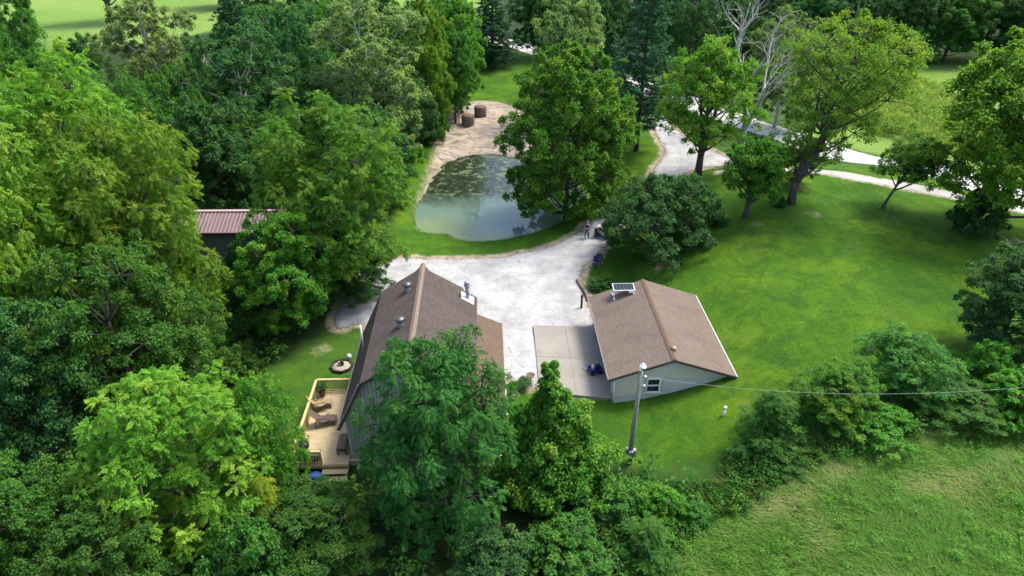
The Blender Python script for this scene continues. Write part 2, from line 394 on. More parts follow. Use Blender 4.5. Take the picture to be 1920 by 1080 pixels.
def sheet(name, poly, step, mat, lift, extra=None, tracks=None):
    """a draped sheet that fills an outline; cells at the rim are pulled onto it"""
    lo = poly.min(0) - step; hi = poly.max(0) + step
    xs = np.arange(lo[0], hi[0], step); ys = np.arange(lo[1], hi[1], step); X, Y = np.meshgrid(xs, ys)
    P = np.stack([X.ravel(), Y.ravel()], 1); d, near = sdf(P, poly); ins = (d < 0).reshape(X.shape)
    cell = ins[:-1, :-1] | ins[:-1, 1:] | ins[1:, 1:] | ins[1:, :-1]
    Q = np.where((d > 0)[:, None], near, P); dd = np.minimum(d, 0)
    I = np.arange(len(P)).reshape(X.shape)
    F = np.stack([I[:-1, :-1], I[:-1, 1:], I[1:, 1:], I[1:, :-1]], -1)[cell]
    used = np.unique(F); remap = np.full(len(P), -1); remap[used] = np.arange(len(used)); F = remap[F]; Q = Q[used]; dd = dd[used]
    z = terrain(Q[:, 0], Q[:, 1]) + lift * sstep(0, -.35, dd) + (-.03) * sstep(-.12, 0, dd)
    if extra is not None: z = z + extra(Q[:, 0], Q[:, 1], dd)
    va = {'rim': np.clip(-dd, 0, 3)}
    if tracks is not None:
        tk = np.zeros(len(Q))
        for ln_ in tracks:
            best = np.full(len(Q), 1e9)
            for a_, b_ in zip(ln_[:-1], ln_[1:]):
                ab = b_ - a_; tt = np.clip(((Q - a_) @ ab) / (ab @ ab + 1e-9), 0, 1); best = np.minimum(best, np.hypot(*(Q - a_ - tt[:, None] * ab).T))
            tk = np.maximum(tk, np.exp(-((best - .78) / .20) ** 2))
        va['track'] = tk; z = z - .025 * tk * sstep(0, -.5, dd)
    me = np_mesh(name, np.column_stack([Q, z]), F, mat, smooth=True, vattrs=va)
    return tag(link(name, me), kind='structure')
def gravel_mat(name, a, b, c, edge):
    t = NT(name); n1 = t.noise(.35, 5, .6); n2 = t.noise(2.2, 6, .7); n3 = t.noise(16, 4, .8)
    v = t.node('ShaderNodeTexVoronoi'); v.inputs['Scale'].default_value = 14; t.l(t.coord('Object'), v.inputs['Vector'])
    g = t.ramp(n1, [(.3, a), (.55, b), (.8, c)])
    g = t.mix(t.ramp(n2, [(.5, 0), (.78, .55)]), g, tuple(x * .62 for x in a))
    n4 = t.noise(.9, 6, .7, vec=t.mapping(t.coord('Object'), (1, 1, 1), loc=(7, 3, 0)), dist=.8)
    g = t.mix(t.ramp(n4, [(.56, 0), (.72, .45)]), g, tuple(x * .75 for x in edge))
    g = t.mix(t.ramp(v.outputs['Distance'], [(.25, 0), (.8, .4)]), g, tuple(x * .5 for x in a))
    g = t.mix(t.ramp(n3, [(.55, 0), (.8, .35)]), g, (.75, .74, .71))
    g = t.mix(t.math('MULTIPLY', t.attr('track'), t.ramp(n2, [(.3, .1), (.7, .55)])), g, tuple(x * .55 for x in b))
    rim = t.math('ADD', t.attr('rim'), t.math('MULTIPLY', t.math('SUBTRACT', n2, .5), 2.2))
    g = t.mix(t.ramp(rim, [(.05, 1.0), (.55, 0)]), g, edge)
    t.bump(t.math('ADD', v.outputs['Distance'], n3), .5, .03)
    return t.fin(g, .95, .1)
def ruts(x, y, d):
    return .05 * vnoise(x, y, 1.3, 11) * sstep(0, -.6, d) + .03 * vnoise(x, y, .5, 12) * sstep(0, -.4, d)
sheet('gravel_yard', YARD, .28, gravel_mat('white_gravel', (.26, .26, .255), (.41, .41, .405), (.49, .49, .485), (.18, .14, .09)), .05, ruts, [smooth_line([flat(*q) for q in c_], 8) for c_ in ([(1225, 262), (1262, 320), (1205, 378), (1130, 440), (1070, 490), (1010, 540), (965, 600), (955, 690)], [(1130, 440), (1060, 500), (1040, 560), (1050, 612)], [(1070, 490), (960, 510), (840, 500), (720, 520), (660, 580)])])
sheet('gravel_path', PATH, .3, gravel_mat('tan_gravel', (.29, .28, .25), (.40, .385, .35), (.48, .465, .43), (.16, .16, .07)), .05, ruts)
def road_mat():
    t = NT('worn_asphalt'); n1 = t.noise(.3, 5); n2 = t.noise(8, 5, .7)
    g = t.ramp(n1, [(.3, (.36, .35, .33)), (.7, (.45, .44, .415))]); g = t.mix(t.ramp(n2, [(.4, 0), (.8, .4)]), g, (.26, .26, .26))
    g = t.mix(t.ramp(t.math('ADD', t.attr('rim'), t.math('MULTIPLY', n1, .5)), [(.3, 1), (.75, 0)]), g, (.56, .54, .50))
    t.bump(n2, .3, .01); return t.fin(g, 1.0, .03)
sheet('road', ROAD, .5, road_mat(), .06)
def dirt_mat():
    t = NT('churned_clay'); co = t.coord('Object')
    n1 = t.noise(.4, 5, .6); n2 = t.noise(1.0, 6, .65, vec=t.mapping(co, (.55, 2.6, 1), (0, 0, R(12))), dist=1.2); n3 = t.noise(5, 5, .7)
    g = t.ramp(n1, [(.3, (.27, .23, .185)), (.6, (.40, .355, .295)), (.8, (.48, .44, .38))])
    g = t.mix(t.ramp(n2, [(.46, 0), (.58, .8)]), g, (.12, .098, .075)); g = t.mix(t.ramp(n3, [(.45, 0), (.75, .45)]), g, (.22, .17, .115))
    g = t.mix(t.ramp(t.math('ADD', t.attr('rim'), t.math('MULTIPLY', t.math('SUBTRACT', n3, .5), 2.0)), [(.05, .85), (.6, 0)]), g, (.13, .16, .04))
    t.bump(t.math('ADD', n2, t.math('MULTIPLY', n3, .5)), .9, .12); return t.fin(g, .95, .1)
def furrows(x, y, d):
    k = sstep(0, -1.0, d); c, s_ = math.cos(R(12)), math.sin(R(12)); u = x * c + y * s_; v = -x * s_ + y * c
    return k * (.10 * np.sin(v * 4.2 + 1.8 * vnoise(u, v, 4, 21)) + .22 * vnoise(x, y, 1.6, 22) + .10 * vnoise(x, y, .6, 23))
sheet('dirt_bank', DIRT, .3, dirt_mat(), .05, furrows)
def water_mat():
    t = NT('pond_water'); co = t.coord('Object')
    sx = t.node('ShaderNodeSeparateXYZ'); t.l(co, sx.inputs[0])
    yy = sx.outputs[1]; xx = sx.outputs[0]
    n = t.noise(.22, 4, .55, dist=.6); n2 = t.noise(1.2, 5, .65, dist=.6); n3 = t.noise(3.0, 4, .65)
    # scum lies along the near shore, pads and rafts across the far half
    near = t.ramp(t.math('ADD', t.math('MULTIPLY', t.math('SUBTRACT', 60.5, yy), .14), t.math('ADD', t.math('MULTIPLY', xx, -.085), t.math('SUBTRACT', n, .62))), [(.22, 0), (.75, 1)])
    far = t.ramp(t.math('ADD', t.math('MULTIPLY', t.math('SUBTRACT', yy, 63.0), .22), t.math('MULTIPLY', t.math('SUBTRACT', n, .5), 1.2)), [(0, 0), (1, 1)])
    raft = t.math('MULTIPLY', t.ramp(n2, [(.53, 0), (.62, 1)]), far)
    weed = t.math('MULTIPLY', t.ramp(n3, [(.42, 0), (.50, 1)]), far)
    c = t.mix(far, (.105, .165, .135), (.020, .032, .020)); c = t.mix(weed, c, (.014, .020, .008)); c = t.mix(raft, c, (.105, .135, .065)); c = t.mix(t.math('MULTIPLY', near, .85), c, (.155, .195, .095))  # murky base colour with sky reflection near and dark tree reflection far put in
    cover = t.math('MAXIMUM', raft, t.math('MULTIPLY', near, .55))
    r = t.ramp(t.math('MAXIMUM', cover, t.math('MULTIPLY', weed, .55)), [(0, .03), (1, .5)])
    t.bump(t.noise(3, 2), .05, .01)
    m = t.fin(c, r, .5); t.b.inputs['IOR'].default_value = 1.33; return m
wp = POND; cen = wp.mean(0); wp2 = cen + (wp - cen) * 1.09
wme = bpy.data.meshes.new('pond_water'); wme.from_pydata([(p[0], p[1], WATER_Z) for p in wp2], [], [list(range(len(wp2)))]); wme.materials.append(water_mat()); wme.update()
if wme.polygons[0].normal.z < 0: wme.flip_normals()
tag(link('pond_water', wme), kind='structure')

# ------------------------------------------------------------------ building materials
def shingle_mat(name, a, b, c, row=.145, wid=.31):
    t = NT(name); uv = t.coord('UV')
    br = t.node('ShaderNodeTexBrick'); br.offset = .5; t.l(uv, br.inputs['Vector'])
    br.inputs['Scale'].default_value = 1.0; br.inputs['Brick Width'].default_value = wid; br.inputs['Row Height'].default_value = row
    br.inputs['Mortar Size'].default_value = .016; br.inputs['Mortar Smooth'].default_value = .3; br.inputs['Bias'].default_value = 0
    br.inputs['Color1'].default_value = (*a, 1); br.inputs['Color2'].default_value = (*b, 1); br.inputs['Mortar'].default_value = (*[x * .66 for x in a], 1)
    n = t.noise(.5, 5, .6); n2 = t.noise(30, 3, .7)
    g = t.mix(t.ramp(n, [(.35, 0), (.7, .45)]), br.outputs['Color'], c)
    st = t.noise(1.0, 4, .6, vec=t.mapping(uv, (.5, .12, 1)))
    g = t.mix(t.ramp(st, [(.5, 0), (.72, .55)]), g, tuple(x * .6 for x in a))
    g = t.mix(t.ramp(n2, [(.4, 0), (.8, .3)]), g, tuple(x * 1.5 for x in b))
    t.bump(t.math('SUBTRACT', 1.0, br.outputs['Fac']), .6, .02)
    return t.fin(g, .92, .12)
ROOF_HOUSE = shingle_mat('brown_shingles', (.064, .050, .043), (.088, .070, .060), (.088, .074, .068))
ROOF_LEAN = shingle_mat('rust_brown_shingles', (.105, .072, .050), (.138, .097, .069), (.11, .08, .062))
ROOF_GAR = shingle_mat('tan_brown_shingles', (.125, .096, .076), (.158, .124, .099), (.175, .145, .12))
RIDGE = plain('ridge_shingles', (.17, .13, .10), .9, .1)
def siding_mat(name, a, b):
    t = NT(name); f = t.noise(2.0, 5, .6, vec=t.mapping(t.coord('Object'), (1, 1, .35)))
    return t.fin(t.ramp(f, [(.3, a), (.75, b)]), .7, .25)
SID_HOUSE = siding_mat('grey_board_siding', (.42, .40, .33), (.50, .48, .40))
SID_DARK = plain('dark_groove', (.17, .16, .14), .9, .1)
SID_GAR = siding_mat('sage_lap_siding', (.50, .445, .335), (.57, .51, .39))
CONC_WALL = plain('painted_block', (.47, .46, .41), .85, .15, var=.1, scale=1.5)
CONC = None
def conc_mat():
    t = NT('patio_concrete'); n = t.noise(.5, 6, .65); n2 = t.noise(12, 4, .7); n3 = t.noise(1.4, 5, .6)
    g = t.ramp(n, [(.3, (.20, .18, .155)), (.7, (.27, .25, .215))]); g = t.mix(t.ramp(n3, [(.55, 0), (.75, .35)]), g, (.22, .20, .175))
    g = t.mix(t.ramp(n2, [(.5, 0), (.8, .2)]), g, (.55, .53, .48)); t.bump(n2, .15, .01); return t.fin(g, .9, .2)
CONC = conc_mat()
FASCIA = plain('dark_fascia', (.075, .055, .045), .7, .3)
WHITE = plain('white_trim', (.72, .72, .70), .5, .4, var=.05)
GLASS = NT('dark_window_glass').fin((.012, .016, .024), .06, .6)
METAL = plain('galvanised_metal', (.27, .27, .28), .55, .4, .5, var=.12)
DARKMETAL = plain('dark_metal', (.10, .10, .105), .45, .5, .6, var=.15)
BLACK = plain('black_plastic', (.018, .018, .02), .5, .4, var=.2)
def wood_mat(name, a, b):
    t = NT(name); f = t.noise(1.0, 6, .65, vec=t.mapping(t.coord('Object'), (3, 14, 3))); f2 = t.noise(.8, 3)
    g = t.ramp(f, [(.3, a), (.7, b)]); g = t.mix(t.ramp(f2, [(.4, 0), (.8, .3)]), g, tuple(x * .75 for x in a)); return t.fin(g, .8, .2)
DECK = wood_mat('new_deck_wood', (.40, .31, .175), (.55, .44, .27))
RAIL = wood_mat('rail_wood', (.42, .34, .14), (.56, .47, .23))
OLDWOOD = wood_mat('weathered_wood', (.12, .09, .07), (.21, .165, .13))
POLEWOOD = bark_mat('pole_wood', (.16, .15, .13), (.30, .29, .26))

YAW = R(2.15)
# ------------------------------------------------------------------ house
H = empty('house', (-5.15, 27.7, 0), YAW, 'grey barn shaped house with steep brown shingle roof beside the wooden deck', 'house')
LEN = 8.3
def wall_slab(prof, w0, thick, mat, name, par, mi=0):
    """a gable wall: outline in (u, z) standing at w0 and facing the camera"""
    return MB().slab([(u, w0, z) for u, z in prof], thick).build(name, mat, par)
gable = [(-3.75, 0), (4.5, 0), (4.5, 3.5), (3.05, 4.2), (3.05, 5.5), (0, 7.38), (-2.5, 5.82), (-3.75, 3.25)]
fw = wall_slab(gable, 0, .2, SID_HOUSE, 'wall', H); bw = wall_slab([(u, z) for u, z in gable][::-1], LEN, .2, SID_HOUSE, 'wall', H)
gr = MB()
def gable_top(u):
    if u < -2.5: return 3.25 + (u + 3.75) / 1.25 * 2.57
    if u < 0: return 5.82 + (u + 2.5) / 2.5 * 1.56
    if u < 3.05: return 7.38 - u / 3.05 * 1.88
    return 4.2 - (u - 3.05) / 1.45 * .7
u = -3.55
while u < 4.45:
    gr.box((u, -.012, (gable_top(u) + .30) / 2), (.022, .025, gable_top(u) - .34)); u += .205
tag(gr.build('siding_groove', SID_DARK, fw), kind='stuff')
MB().box((-3.66, LEN / 2, 1.6), (.18, LEN - .42, 3.2)).build('wall', SID_HOUSE, H)
MB().box((4.4, LEN / 2, 1.7), (.18, LEN - .42, 3.4)).build('wall', SID_HOUSE, H)
MB().box((2.97, LEN / 2, 4.85), (.16, LEN - .42, 1.3)).build('wall', SID_HOUSE, H)
MB().box((.4, -.05, .2), (8.5, .16, .36)).build('skirt_board', plain('cream_skirt', (.50, .45, .33), .8, .2), H)
MB().box((.6, -.32, .12), (8.0, .42, .06)).build('ledge', plain('cream_ledge', (.46, .42, .31), .8, .2), H)
def roof_plane(name, poly, mat, par, uax, vax, th=.14):
    o = Vector(poly[0]); uv = [((Vector(p) - o).dot(uax), (Vector(p) - o).dot(vax)) for p in poly]
    return MB().slab(poly, th, uv=uv).build(name, mat, par)
Wv = Vector((0, 1, 0))
a0, a1 = -.45, LEN + .30
def sl(p, q): return (Vector((q[0], 0, q[1])) - Vector((p[0], 0, p[1]))).normalized()
rz_, lb, le, re = (0, 7.6), (-2.62, 6.0), (-4.05, 3.05), (3.30, 5.55)
def at_u(u): return 7.6 + (u / 3.30) * (5.55 - 7.6) if u > 0 else 7.6 + (u / -2.62) * (6.0 - 7.6)
upl = [(0, a0, 7.6), (0, a1 + .62, 7.6), (-.45, a1 + .10, at_u(-.45)), (-2.62, a1, 6.0), (-2.62, a0, 6.0)]
roof_l = roof_plane('roof', upl, ROOF_HOUSE, H, Wv, sl(rz_, lb))
lowl = [(-2.62, a0, 6.0), (-2.62, a1, 6.0), (-4.05, a1, 3.05), (-4.05, a0, 3.05)]
roof_plane('roof', lowl, ROOF_HOUSE, H, Wv, sl(lb, le))
upr = [(0, a0, 7.6), (3.30, a0, 5.55), (3.30, a1 - .2, 5.55), (2.5, a1 - .2, at_u(2.5)), (2.42, a1 + .1, at_u(2.42)), (.45, a1 + .12, at_u(.45)), (0, a1 + .62, 7.6)]
roof_r = roof_plane('roof', upr, ROOF_HOUSE, H, Wv, sl(rz_, re))
lean = [(3.02, a0 + .1, 4.45), (4.85, a0 + .1, 3.58), (4.85, a1 - .25, 3.58), (3.02, a1 - .25, 4.45)]
roof_plane('roof', lean, ROOF_LEAN, H, Wv, sl((3.02, 4.45), (4.85, 3.58)))['label'] = 'rusty brown lean-to roof'
rc = MB()
for i in range(30):
    y0 = a0 + i * (a1 + .6 - a0) / 30; y1 = y0 + .34
    rc.slab([(0, y0, 7.635), (.17, y0, 7.53), (.17, y1, 7.545), (0, y1, 7.65)], .02); rc.slab([(0, y0, 7.635), (0, y1, 7.65), (-.17, y1, 7.545), (-.17, y0, 7.53)], .02)
tag(rc.build('ridge_cap', RIDGE, H), kind='stuff')
fs = MB()
for p, q in (((0, 7.5), (-2.62, 5.9)), ((-2.62, 5.9), (-4.05, 2.95)), ((0, 7.5), (3.30, 5.45)), ((3.0, 4.36), (4.85, 3.5))):
    fs.bar((p[0], a0 - .03, p[1] + .02), (q[0], a0 - .03, q[1] + .02), .05, .2)
fs.build('fascia', FASCIA, H)
MB().bar((-2.66, a0 - .07, 6.0), (-4.06, a0 - .07, 3.1), .04, .06).build('rake_trim', plain('pale_drip_edge', (.30, .285, .27), .5), H)
MB().bar((4.88, a0 + .1, 3.56), (4.88, a1 - .25, 3.56), .08, .09).build('gutter', plain('tan_gutter', (.30, .27, .23), .5), H)
MB().bar((-4.09, a0, 3.03), (-4.09, a1, 3.03), .05, .06).build('gutter', plain('grey_gutter', (.14, .13, .12), .6), H)
def turbine(par, u, wv, zb):
    v = MB().lathe([(.20, -.2), (.19, .14), (.15, .2), (.15, .22)], (u, wv, zb), 14).build('roof_vent', METAL, par)
    b = MB(); prof = [(.13, 0), (.21, .07), (.25, .17), (.21, .28), (.10, .34), (.02, .35)]
    b.lathe(prof, (u, wv, zb + .22), 20, smooth=False); b.build('turbine_head', DARKMETAL, v)
    fins = MB()
    for k in range(14):
        a = k * 2 * math.pi / 14; fins.box((u + .235 * math.cos(a), wv + .235 * math.sin(a), zb + .39), (.05, .012, .2), rz=a + .6)
    tag(fins.build('fin', METAL, v), kind='stuff')
turbine(H, -.75, 6.75, at_u(-.75)); turbine(H, -.78, 3.1, at_u(-.78))
cz = at_u(2.75)
ch = MB().tube([(2.72, 7.75, cz - .2), (2.72, 7.75, cz + .95)], .13, 14).build('stove_pipe', METAL, H)
MB().lathe([(.2, 0), (.2, .05), (.14, .1), (.1, .18), (.17, .2), (.17, .25), (.05, .3)], (2.72, 7.75, cz + .92), 14).build('pipe_cap', METAL, ch)
MB().slab([(2.35, 7.35, at_u(2.35) + .03), (3.1, 7.35, at_u(3.1) + .03), (3.1, 8.15, at_u(3.1) + .03), (2.35, 8.15, at_u(2.35) + .03)], .02).build('flashing', WHITE, ch)
MB().tube([(-3.3, 4.6, 4.5), (-3.3, 4.6, 6.2)], .05, 8).build('vent_pipe', WHITE, H)
MB().tube([(-2.9, -.6, 3.75), (-3.25, -.5, 3.75)], .035, 6).build('bracket', BLACK, H)
# windows on the far wall and side, entrance door under the lean-to
for wu, wz in ((-1.5, 1.6), (1.4, 1.6), (0, 4.6)):
    wo = MB().box((wu, LEN + .02, wz), (1.0, .08, 1.2)).build('window', WHITE, H); MB().box((wu, LEN + .06, wz), (.84, .03, 1.04)).build('pane', GLASS, wo)
dd_ = MB().box((4.5, 4.2, 1.05), (.08, .95, 2.05)).build('door', WHITE, H); MB().box((4.57, 4.55, 1.0), (.06, .06, .06)).build('handle', METAL, dd_)

# ------------------------------------------------------------------ garage
G = empty('garage', (9.65, 32.9, 0), YAW, 'low sage green garage with tan brown gable roof set into the lawn bank', 'garage')
GL = 8.75
gg = [(-3.3, -.4), (3.62, -.4), (3.62, 2.22), (0, 3.38), (-3.3, 2.26)]
gwall = wall_slab(gg, 0, .2, SID_GAR, 'wall', G); wall_slab(gg[::-1], GL, .2, SID_GAR, 'wall', G)
def gtop(u): return 3.36 + u * (1.11 / 3.3) if u < 0 else 3.36 - u * (1.15 / 3.62)
lp = MB(); z = .56
def gspan(z):
    """left and right ends of the gable at a height"""
    l = -3.3 if z < 2.24 else -(3.36 - z) * 3.3 / 1.11; r_ = 3.62 if z < 2.2 else (3.36 - z) * 3.62 / 1.15
    return l, r_
while z < 3.2:
    l, r_ = gspan(z + .12)
    if z < 1.75: r_ = min(r_, -.45 if z > .5 else r_)
    if r_ - l > .3: lp.add([(l, -.035, z), (r_, -.035, z), (r_, -.004, z + .135), (l, -.004, z + .135), (l, -.004, z), (r_, -.004, z)], [(0, 1, 2, 3), (0, 4, 5, 1), (0, 3, 4), (1, 5, 2)])
    z += .14
tag(lp.build('lap_siding', SID_GAR, gwall), kind='stuff')
MB().box((-1.85, -.03, .05), (2.96, .05, .96)).build('block_footing', CONC_WALL, G)
MB().box((1.6, -.03, .65), (3.98, .05, 2.16)).build('block_footing', CONC_WALL, G)
MB().box((3.53, GL / 2, 1.0), (.18, GL - .42, 2.4)).build('wall', SID_GAR, G)
sw = MB().box((-3.21, GL / 2, 1.0), (.18, GL - .42, 2.4)).build('wall', SID_GAR, G)
re_, le_ = (3.95, 2.12), (-3.8, 2.14)
g0, g1 = -.38, GL + .3
roof_plane('roof', [(0, g0, 3.5), (3.95, g0, 2.12), (3.95, g1, 2.12), (0, g1, 3.5)], ROOF_GAR, G, Wv, sl((0, 3.5), re_))
roof_plane('roof', [(0, g0, 3.5), (0, g1, 3.5), (-3.8, g1, 2.14), (-3.8, g0, 2.14)], ROOF_GAR, G, Wv, sl((0, 3.5), le_))
rc = MB()
for i in range(30):
    y0 = g0 + i * (g1 - g0) / 30; y1 = y0 + (g1 - g0) / 30 + .02
    rc.slab([(0, y0, 3.535), (.16, y0, 3.475), (.16, y1, 3.49), (0, y1, 3.55)], .02); rc.slab([(0, y0, 3.535), (0, y1, 3.55), (-.16, y1, 3.49), (-.16, y0, 3.475)], .02)
tag(rc.build('ridge_cap', plain('ridge_rust', (.125, .085, .06), .9, .1), G), kind='stuff')
fs = MB()
for p, q in (((0, 3.42), (-3.8, 2.06)), ((0, 3.42), (3.95, 2.04))): fs.bar((p[0], g0 - .03, p[1]), (q[0], g0 - .03, q[1]), .05, .16)
fs.build('fascia', FASCIA, G)
MB().bar((-3.86, g0, 2.06), (-3.86, g1, 2.06), .1, .1).build('gutter', plain('brown_gutter', (.16, .13, .11), .5), G)
MB().bar((4.0, g0, 2.04), (4.0, g1, 2.04), .08, .09).build('gutter', plain('pale_gutter', (.40, .39, .37), .5), G)
MB().tube([(-3.42, -.12, 2.1), (-3.42, -.12, .05)], .05, 6).build('downspout', WHITE, G)
wn_ = MB()
for c, d in (((-1.0, -.07, 1.86), (.86, .1, .08)), ((-1.0, -.07, .84), (.86, .1, .08)), ((-1.39, -.07, 1.35), (.08, .1, .94)), ((-.61, -.07, 1.35), (.08, .1, .94)), ((-1.0, -.075, 1.35), (.7, .1, .07))): wn_.box(c, d)
wo = wn_.build('window', WHITE, G)
for zc in (1.6, 1.1): MB().box((-1.0, -.055, zc), (.7, .03, .43)).build('pane', GLASS, wo)
MB().box((-1.0, -.06, .77), (1.1, .14, .05)).build('sill', WHITE, wo)
vt = MB(); vt.tube([(.02, -.02, 2.93), (.02, -.09, 2.93)], .29, 20, smooth=False); vo = vt.build('gable_vent', plain('pale_vent', (.55, .56, .53), .6), G)
vs_ = MB()
for k in range(5):
    zz = 2.93 - .2 + k * .1; hw = math.sqrt(.26 ** 2 - (zz - 2.93) ** 2); vs_.box((.02, -.1, zz), (2 * hw, .03, .03))
tag(vs_.build('louvre', plain('vent_louvre', (.42, .43, .40), .6), vo), kind='stuff')
for yc in (2.1, 6.1):
    d_ = MB().box((-3.33, yc, 1.0), (.06, 2.6, 2.0)).build('garage_door', plain('door_grey', (.16, .16, .155), .6), G)
    for k in range(4):
        for j in range(4): MB().box((-3.37, yc - .96 + j * .64, .28 + k * .48), (.03, .54, .38)).build('door_panel', plain('door_panel_grey', (.20, .20, .19), .6) if k == j == 0 and yc < 3 else bpy.data.materials['door_panel_grey'], d_)
    tr = MB()
    tr.box((-3.35, yc - 1.38, 1.02), (.1, .14, 2.1)); tr.build('door_trim', WHITE, d_); MB().box((-3.35, yc + 1.38, 1.02), (.1, .14, 2.1)).build('door_trim', WHITE, d_)
pd = MB().box((-3.33, 4.12, 1.0), (.06, .9, 2.0)).build('door', BLACK, G); MB().box((-3.39, 4.4, 1.0), (.05, .06, .1)).build('handle', METAL, pd)
# vent on the ridge end
rv = MB().lathe([(.13, -.15), (.13, .08), (.17, .12), (.17, .17), (.07, .24), (.02, .25)], (.18, .62, 3.48), 14).build('roof_vent', plain('pale_vent_metal', (.30, .24, .19), .6, .3), G)
# solar panel
SPn = empty('solar_panel', G.matrix_world @ Vector((0, 0, 0)), 0, 'dark solar panel in a white frame propped on legs on the garage roof', 'solar panel')
def gloc(u, w_, z): c, s_ = math.cos(YAW), math.sin(YAW); return Vector((9.65 + u * c - w_ * s_, 32.9 + u * s_ + w_ * c, z))
SPn.location = gloc(-1.55, 8.1, 3.03); SPn.rotation_euler = (0, 0, YAW)
tilt = Matrix.Rotation(R(4), 3, 'X'); CELL = plain('solar_cell', (.012, .018, .03), .45, .2)
pan = MB().box((0, 0, .45), (1.5, .85, .05), M=tilt).build('frame', WHITE, SPn)
for i in range(6):
    for j in range(3):
        c = tilt @ Vector((-.59 + i * .236, -.26 + j * .26, .03)); MB().box((c.x, c.y, c.z + .45), (.226, .248, .012), M=tilt).build('cell', CELL, pan)
lg = [((-.66, -.32), -.62), ((.66, -.32), -.1), ((-.66, .32), -.62), ((.66, .32), -.1)]
for (lx, ly), dz in lg:
    zb = 3.5 - abs(-1.55 + lx) * (1.36 / 3.8) - 3.03; MB().bar((lx, ly, zb), (lx, ly, .43), .05, .05).build('leg', WHITE, SPn)
    MB().box((lx, ly, zb + .01), (.1, .34, .04)).build('foot_rail', WHITE, SPn)
MB().box((.5, -.36, .30), (.4, .2, .16)).build('control_box', plain('pale_box', (.6, .6, .58), .5), SPn)

# ------------------------------------------------------------------ patio slabs
def house_off(px, py, z=0): return flat(px, py, z)
pa = [flat(1000, 612, .06), flat(1112, 612, .06), gloc(-3.28, .15, 0)[:2], flat(1012, 737, .06)]
PT = tag(empty('patio'), kind='structure')
def lerp(a, b, t): return (a[0] + (b[0] - a[0]) * t, a[1] + (b[1] - a[1]) * t)
pa[1] = tuple(gloc(-3.28, GL - .6, 0)[:2]); nU, nV = 2, 2
for i in range(nU):
    for j in range(nV):
        q = []
        for (s_, t_) in ((i, j), (i + 1, j), (i + 1, j + 1), (i, j + 1)):
            s2 = s_ / nU; t2 = t_ / nV; e = .0014
            s2 = min(max(s2, i / nU + e), (i + 1) / nU - e); t2 = min(max(t2, j / nV + e), (j + 1) / nV - e)
            q.append(lerp(lerp(pa[3], pa[2], s2), lerp(pa[0], pa[1], s2), t2))
        z0 = .165 + .004 * ((i + j) % 2)
        MB().slab([(x, y, z0) for x, y in q], .24).build('concrete_slab', CONC, PT)

# ------------------------------------------------------------------ trees: builders
def nrm(a): return a / (np.linalg.norm(a, axis=-1, keepdims=True) + 1e-9)
def leaf_quads(p, d, n, L, W, r, fold=.25, curl=.2):
    """diamond leaves: base p, along d, facing n"""
    s = nrm(np.cross(d, n)); n2 = np.cross(s, d)
    L = L[:, None]; W = W[:, None]
    mid = p + d * L * .45
    V = np.stack([p, mid + s * W * .5 + n2 * W * fold, p + d * L - n2 * L * curl, mid - s * W * .5 + n2 * W * fold], 1)
    k = len(p); F = np.arange(k * 4).reshape(k, 4)
    return V.reshape(-1, 3), F
def make_leaves(r, cen, out, rc, nl, style, L, W, droop=.35, flatz=.6):
    """leaves on the skin of each bough: cen, out (k,3), rc (k,)"""
    k = len(cen); ci = np.repeat(np.arange(k), nl)
    c = cen[ci]; o = out[ci]; R_ = rc[ci]; m = len(ci)
    q = nrm(r.normal(0, 1, (m, 3)) + .75 * o + np.array([0, 0, .45]))
    rad = R_ * (.45 + .55 * np.sqrt(r.random(m)))
    off = q * rad[:, None]; off[:, 2] *= flatz
    KT = 8; tw = nrm(.75 * np.repeat(out, KT, 0) + r.normal(0, .75, (k * KT, 3)) + np.array([0, 0, .35])); ti = ci * KT + r.integers(0, KT, m); on = r.random(m) < .62
    tl = r.uniform(.65, 1.25, k * KT)[ti]; spray = tw[ti] * (R_ * tl * (.12 + .88 * r.random(m)))[:, None] + r.normal(0, .13, (m, 3)) * R_[:, None]
    off = np.where(on[:, None], spray, off); q = np.where(on[:, None], nrm(tw[ti] + r.normal(0, .5, (m, 3))), q)
    p = c + off
    nn = nrm(q * .5 + np.array([0, 0, .8]) + r.normal(0, .55, (m, 3)))
    d = nrm(q + r.normal(0, .55, (m, 3)) + np.array([0, 0, -droop])); d = nrm(d - nn * (d * nn).sum(1, keepdims=True) * .7)
    cvv = r.random(k)
    cvv = .6 * cvv + .4 * r.random(k)
    if style == 'simple':
        Ls = L * r.uniform(.7, 1.25, m); V, F = leaf_quads(p, d, nn, Ls, Ls * W / L, r)
        return V, F, r.random(m), cvv[ci]
    # compound: leaflets along a drooping stalk
    K = 9; SL = L * 2.6 * r.uniform(.75, 1.2, m); s = nrm(np.cross(d, nn)); Vs, lv, cv = [], [], []
    base = r.random(m)
    for j in range(K):
        if j == K - 1: t_, sg, a = 1.0, 0, 0
        else: t_ = .25 + .7 * (j // 2) / (K // 2 - 1 + 1e-9) * .95; sg = 1 if j % 2 else -1; a = R(58)
        pj = p + d * (SL * t_)[:, None] - np.array([0, 0, 1]) * (SL * .28 * t_ * t_)[:, None]
        dj = nrm(d * math.cos(a) + s * sg * math.sin(a) - nn * .22 - np.array([0, 0, .15]) + r.normal(0, .12, (m, 3)))
        Lj = L * r.uniform(.8, 1.15, m); V, F = leaf_quads(pj, dj, nn, Lj, Lj * W / L, r, .15, .15); Vs.append(V.reshape(m, 4, 3)); lv.append(np.clip(base + r.normal(0, .12, m), 0, 1)); cv.append(cvv[ci])
    V = np.stack(Vs, 1).reshape(-1, 3); F = np.arange(len(V)).reshape(-1, 4)
    return V, F, np.stack(lv, 1).ravel(), np.stack(cv, 1).ravel()
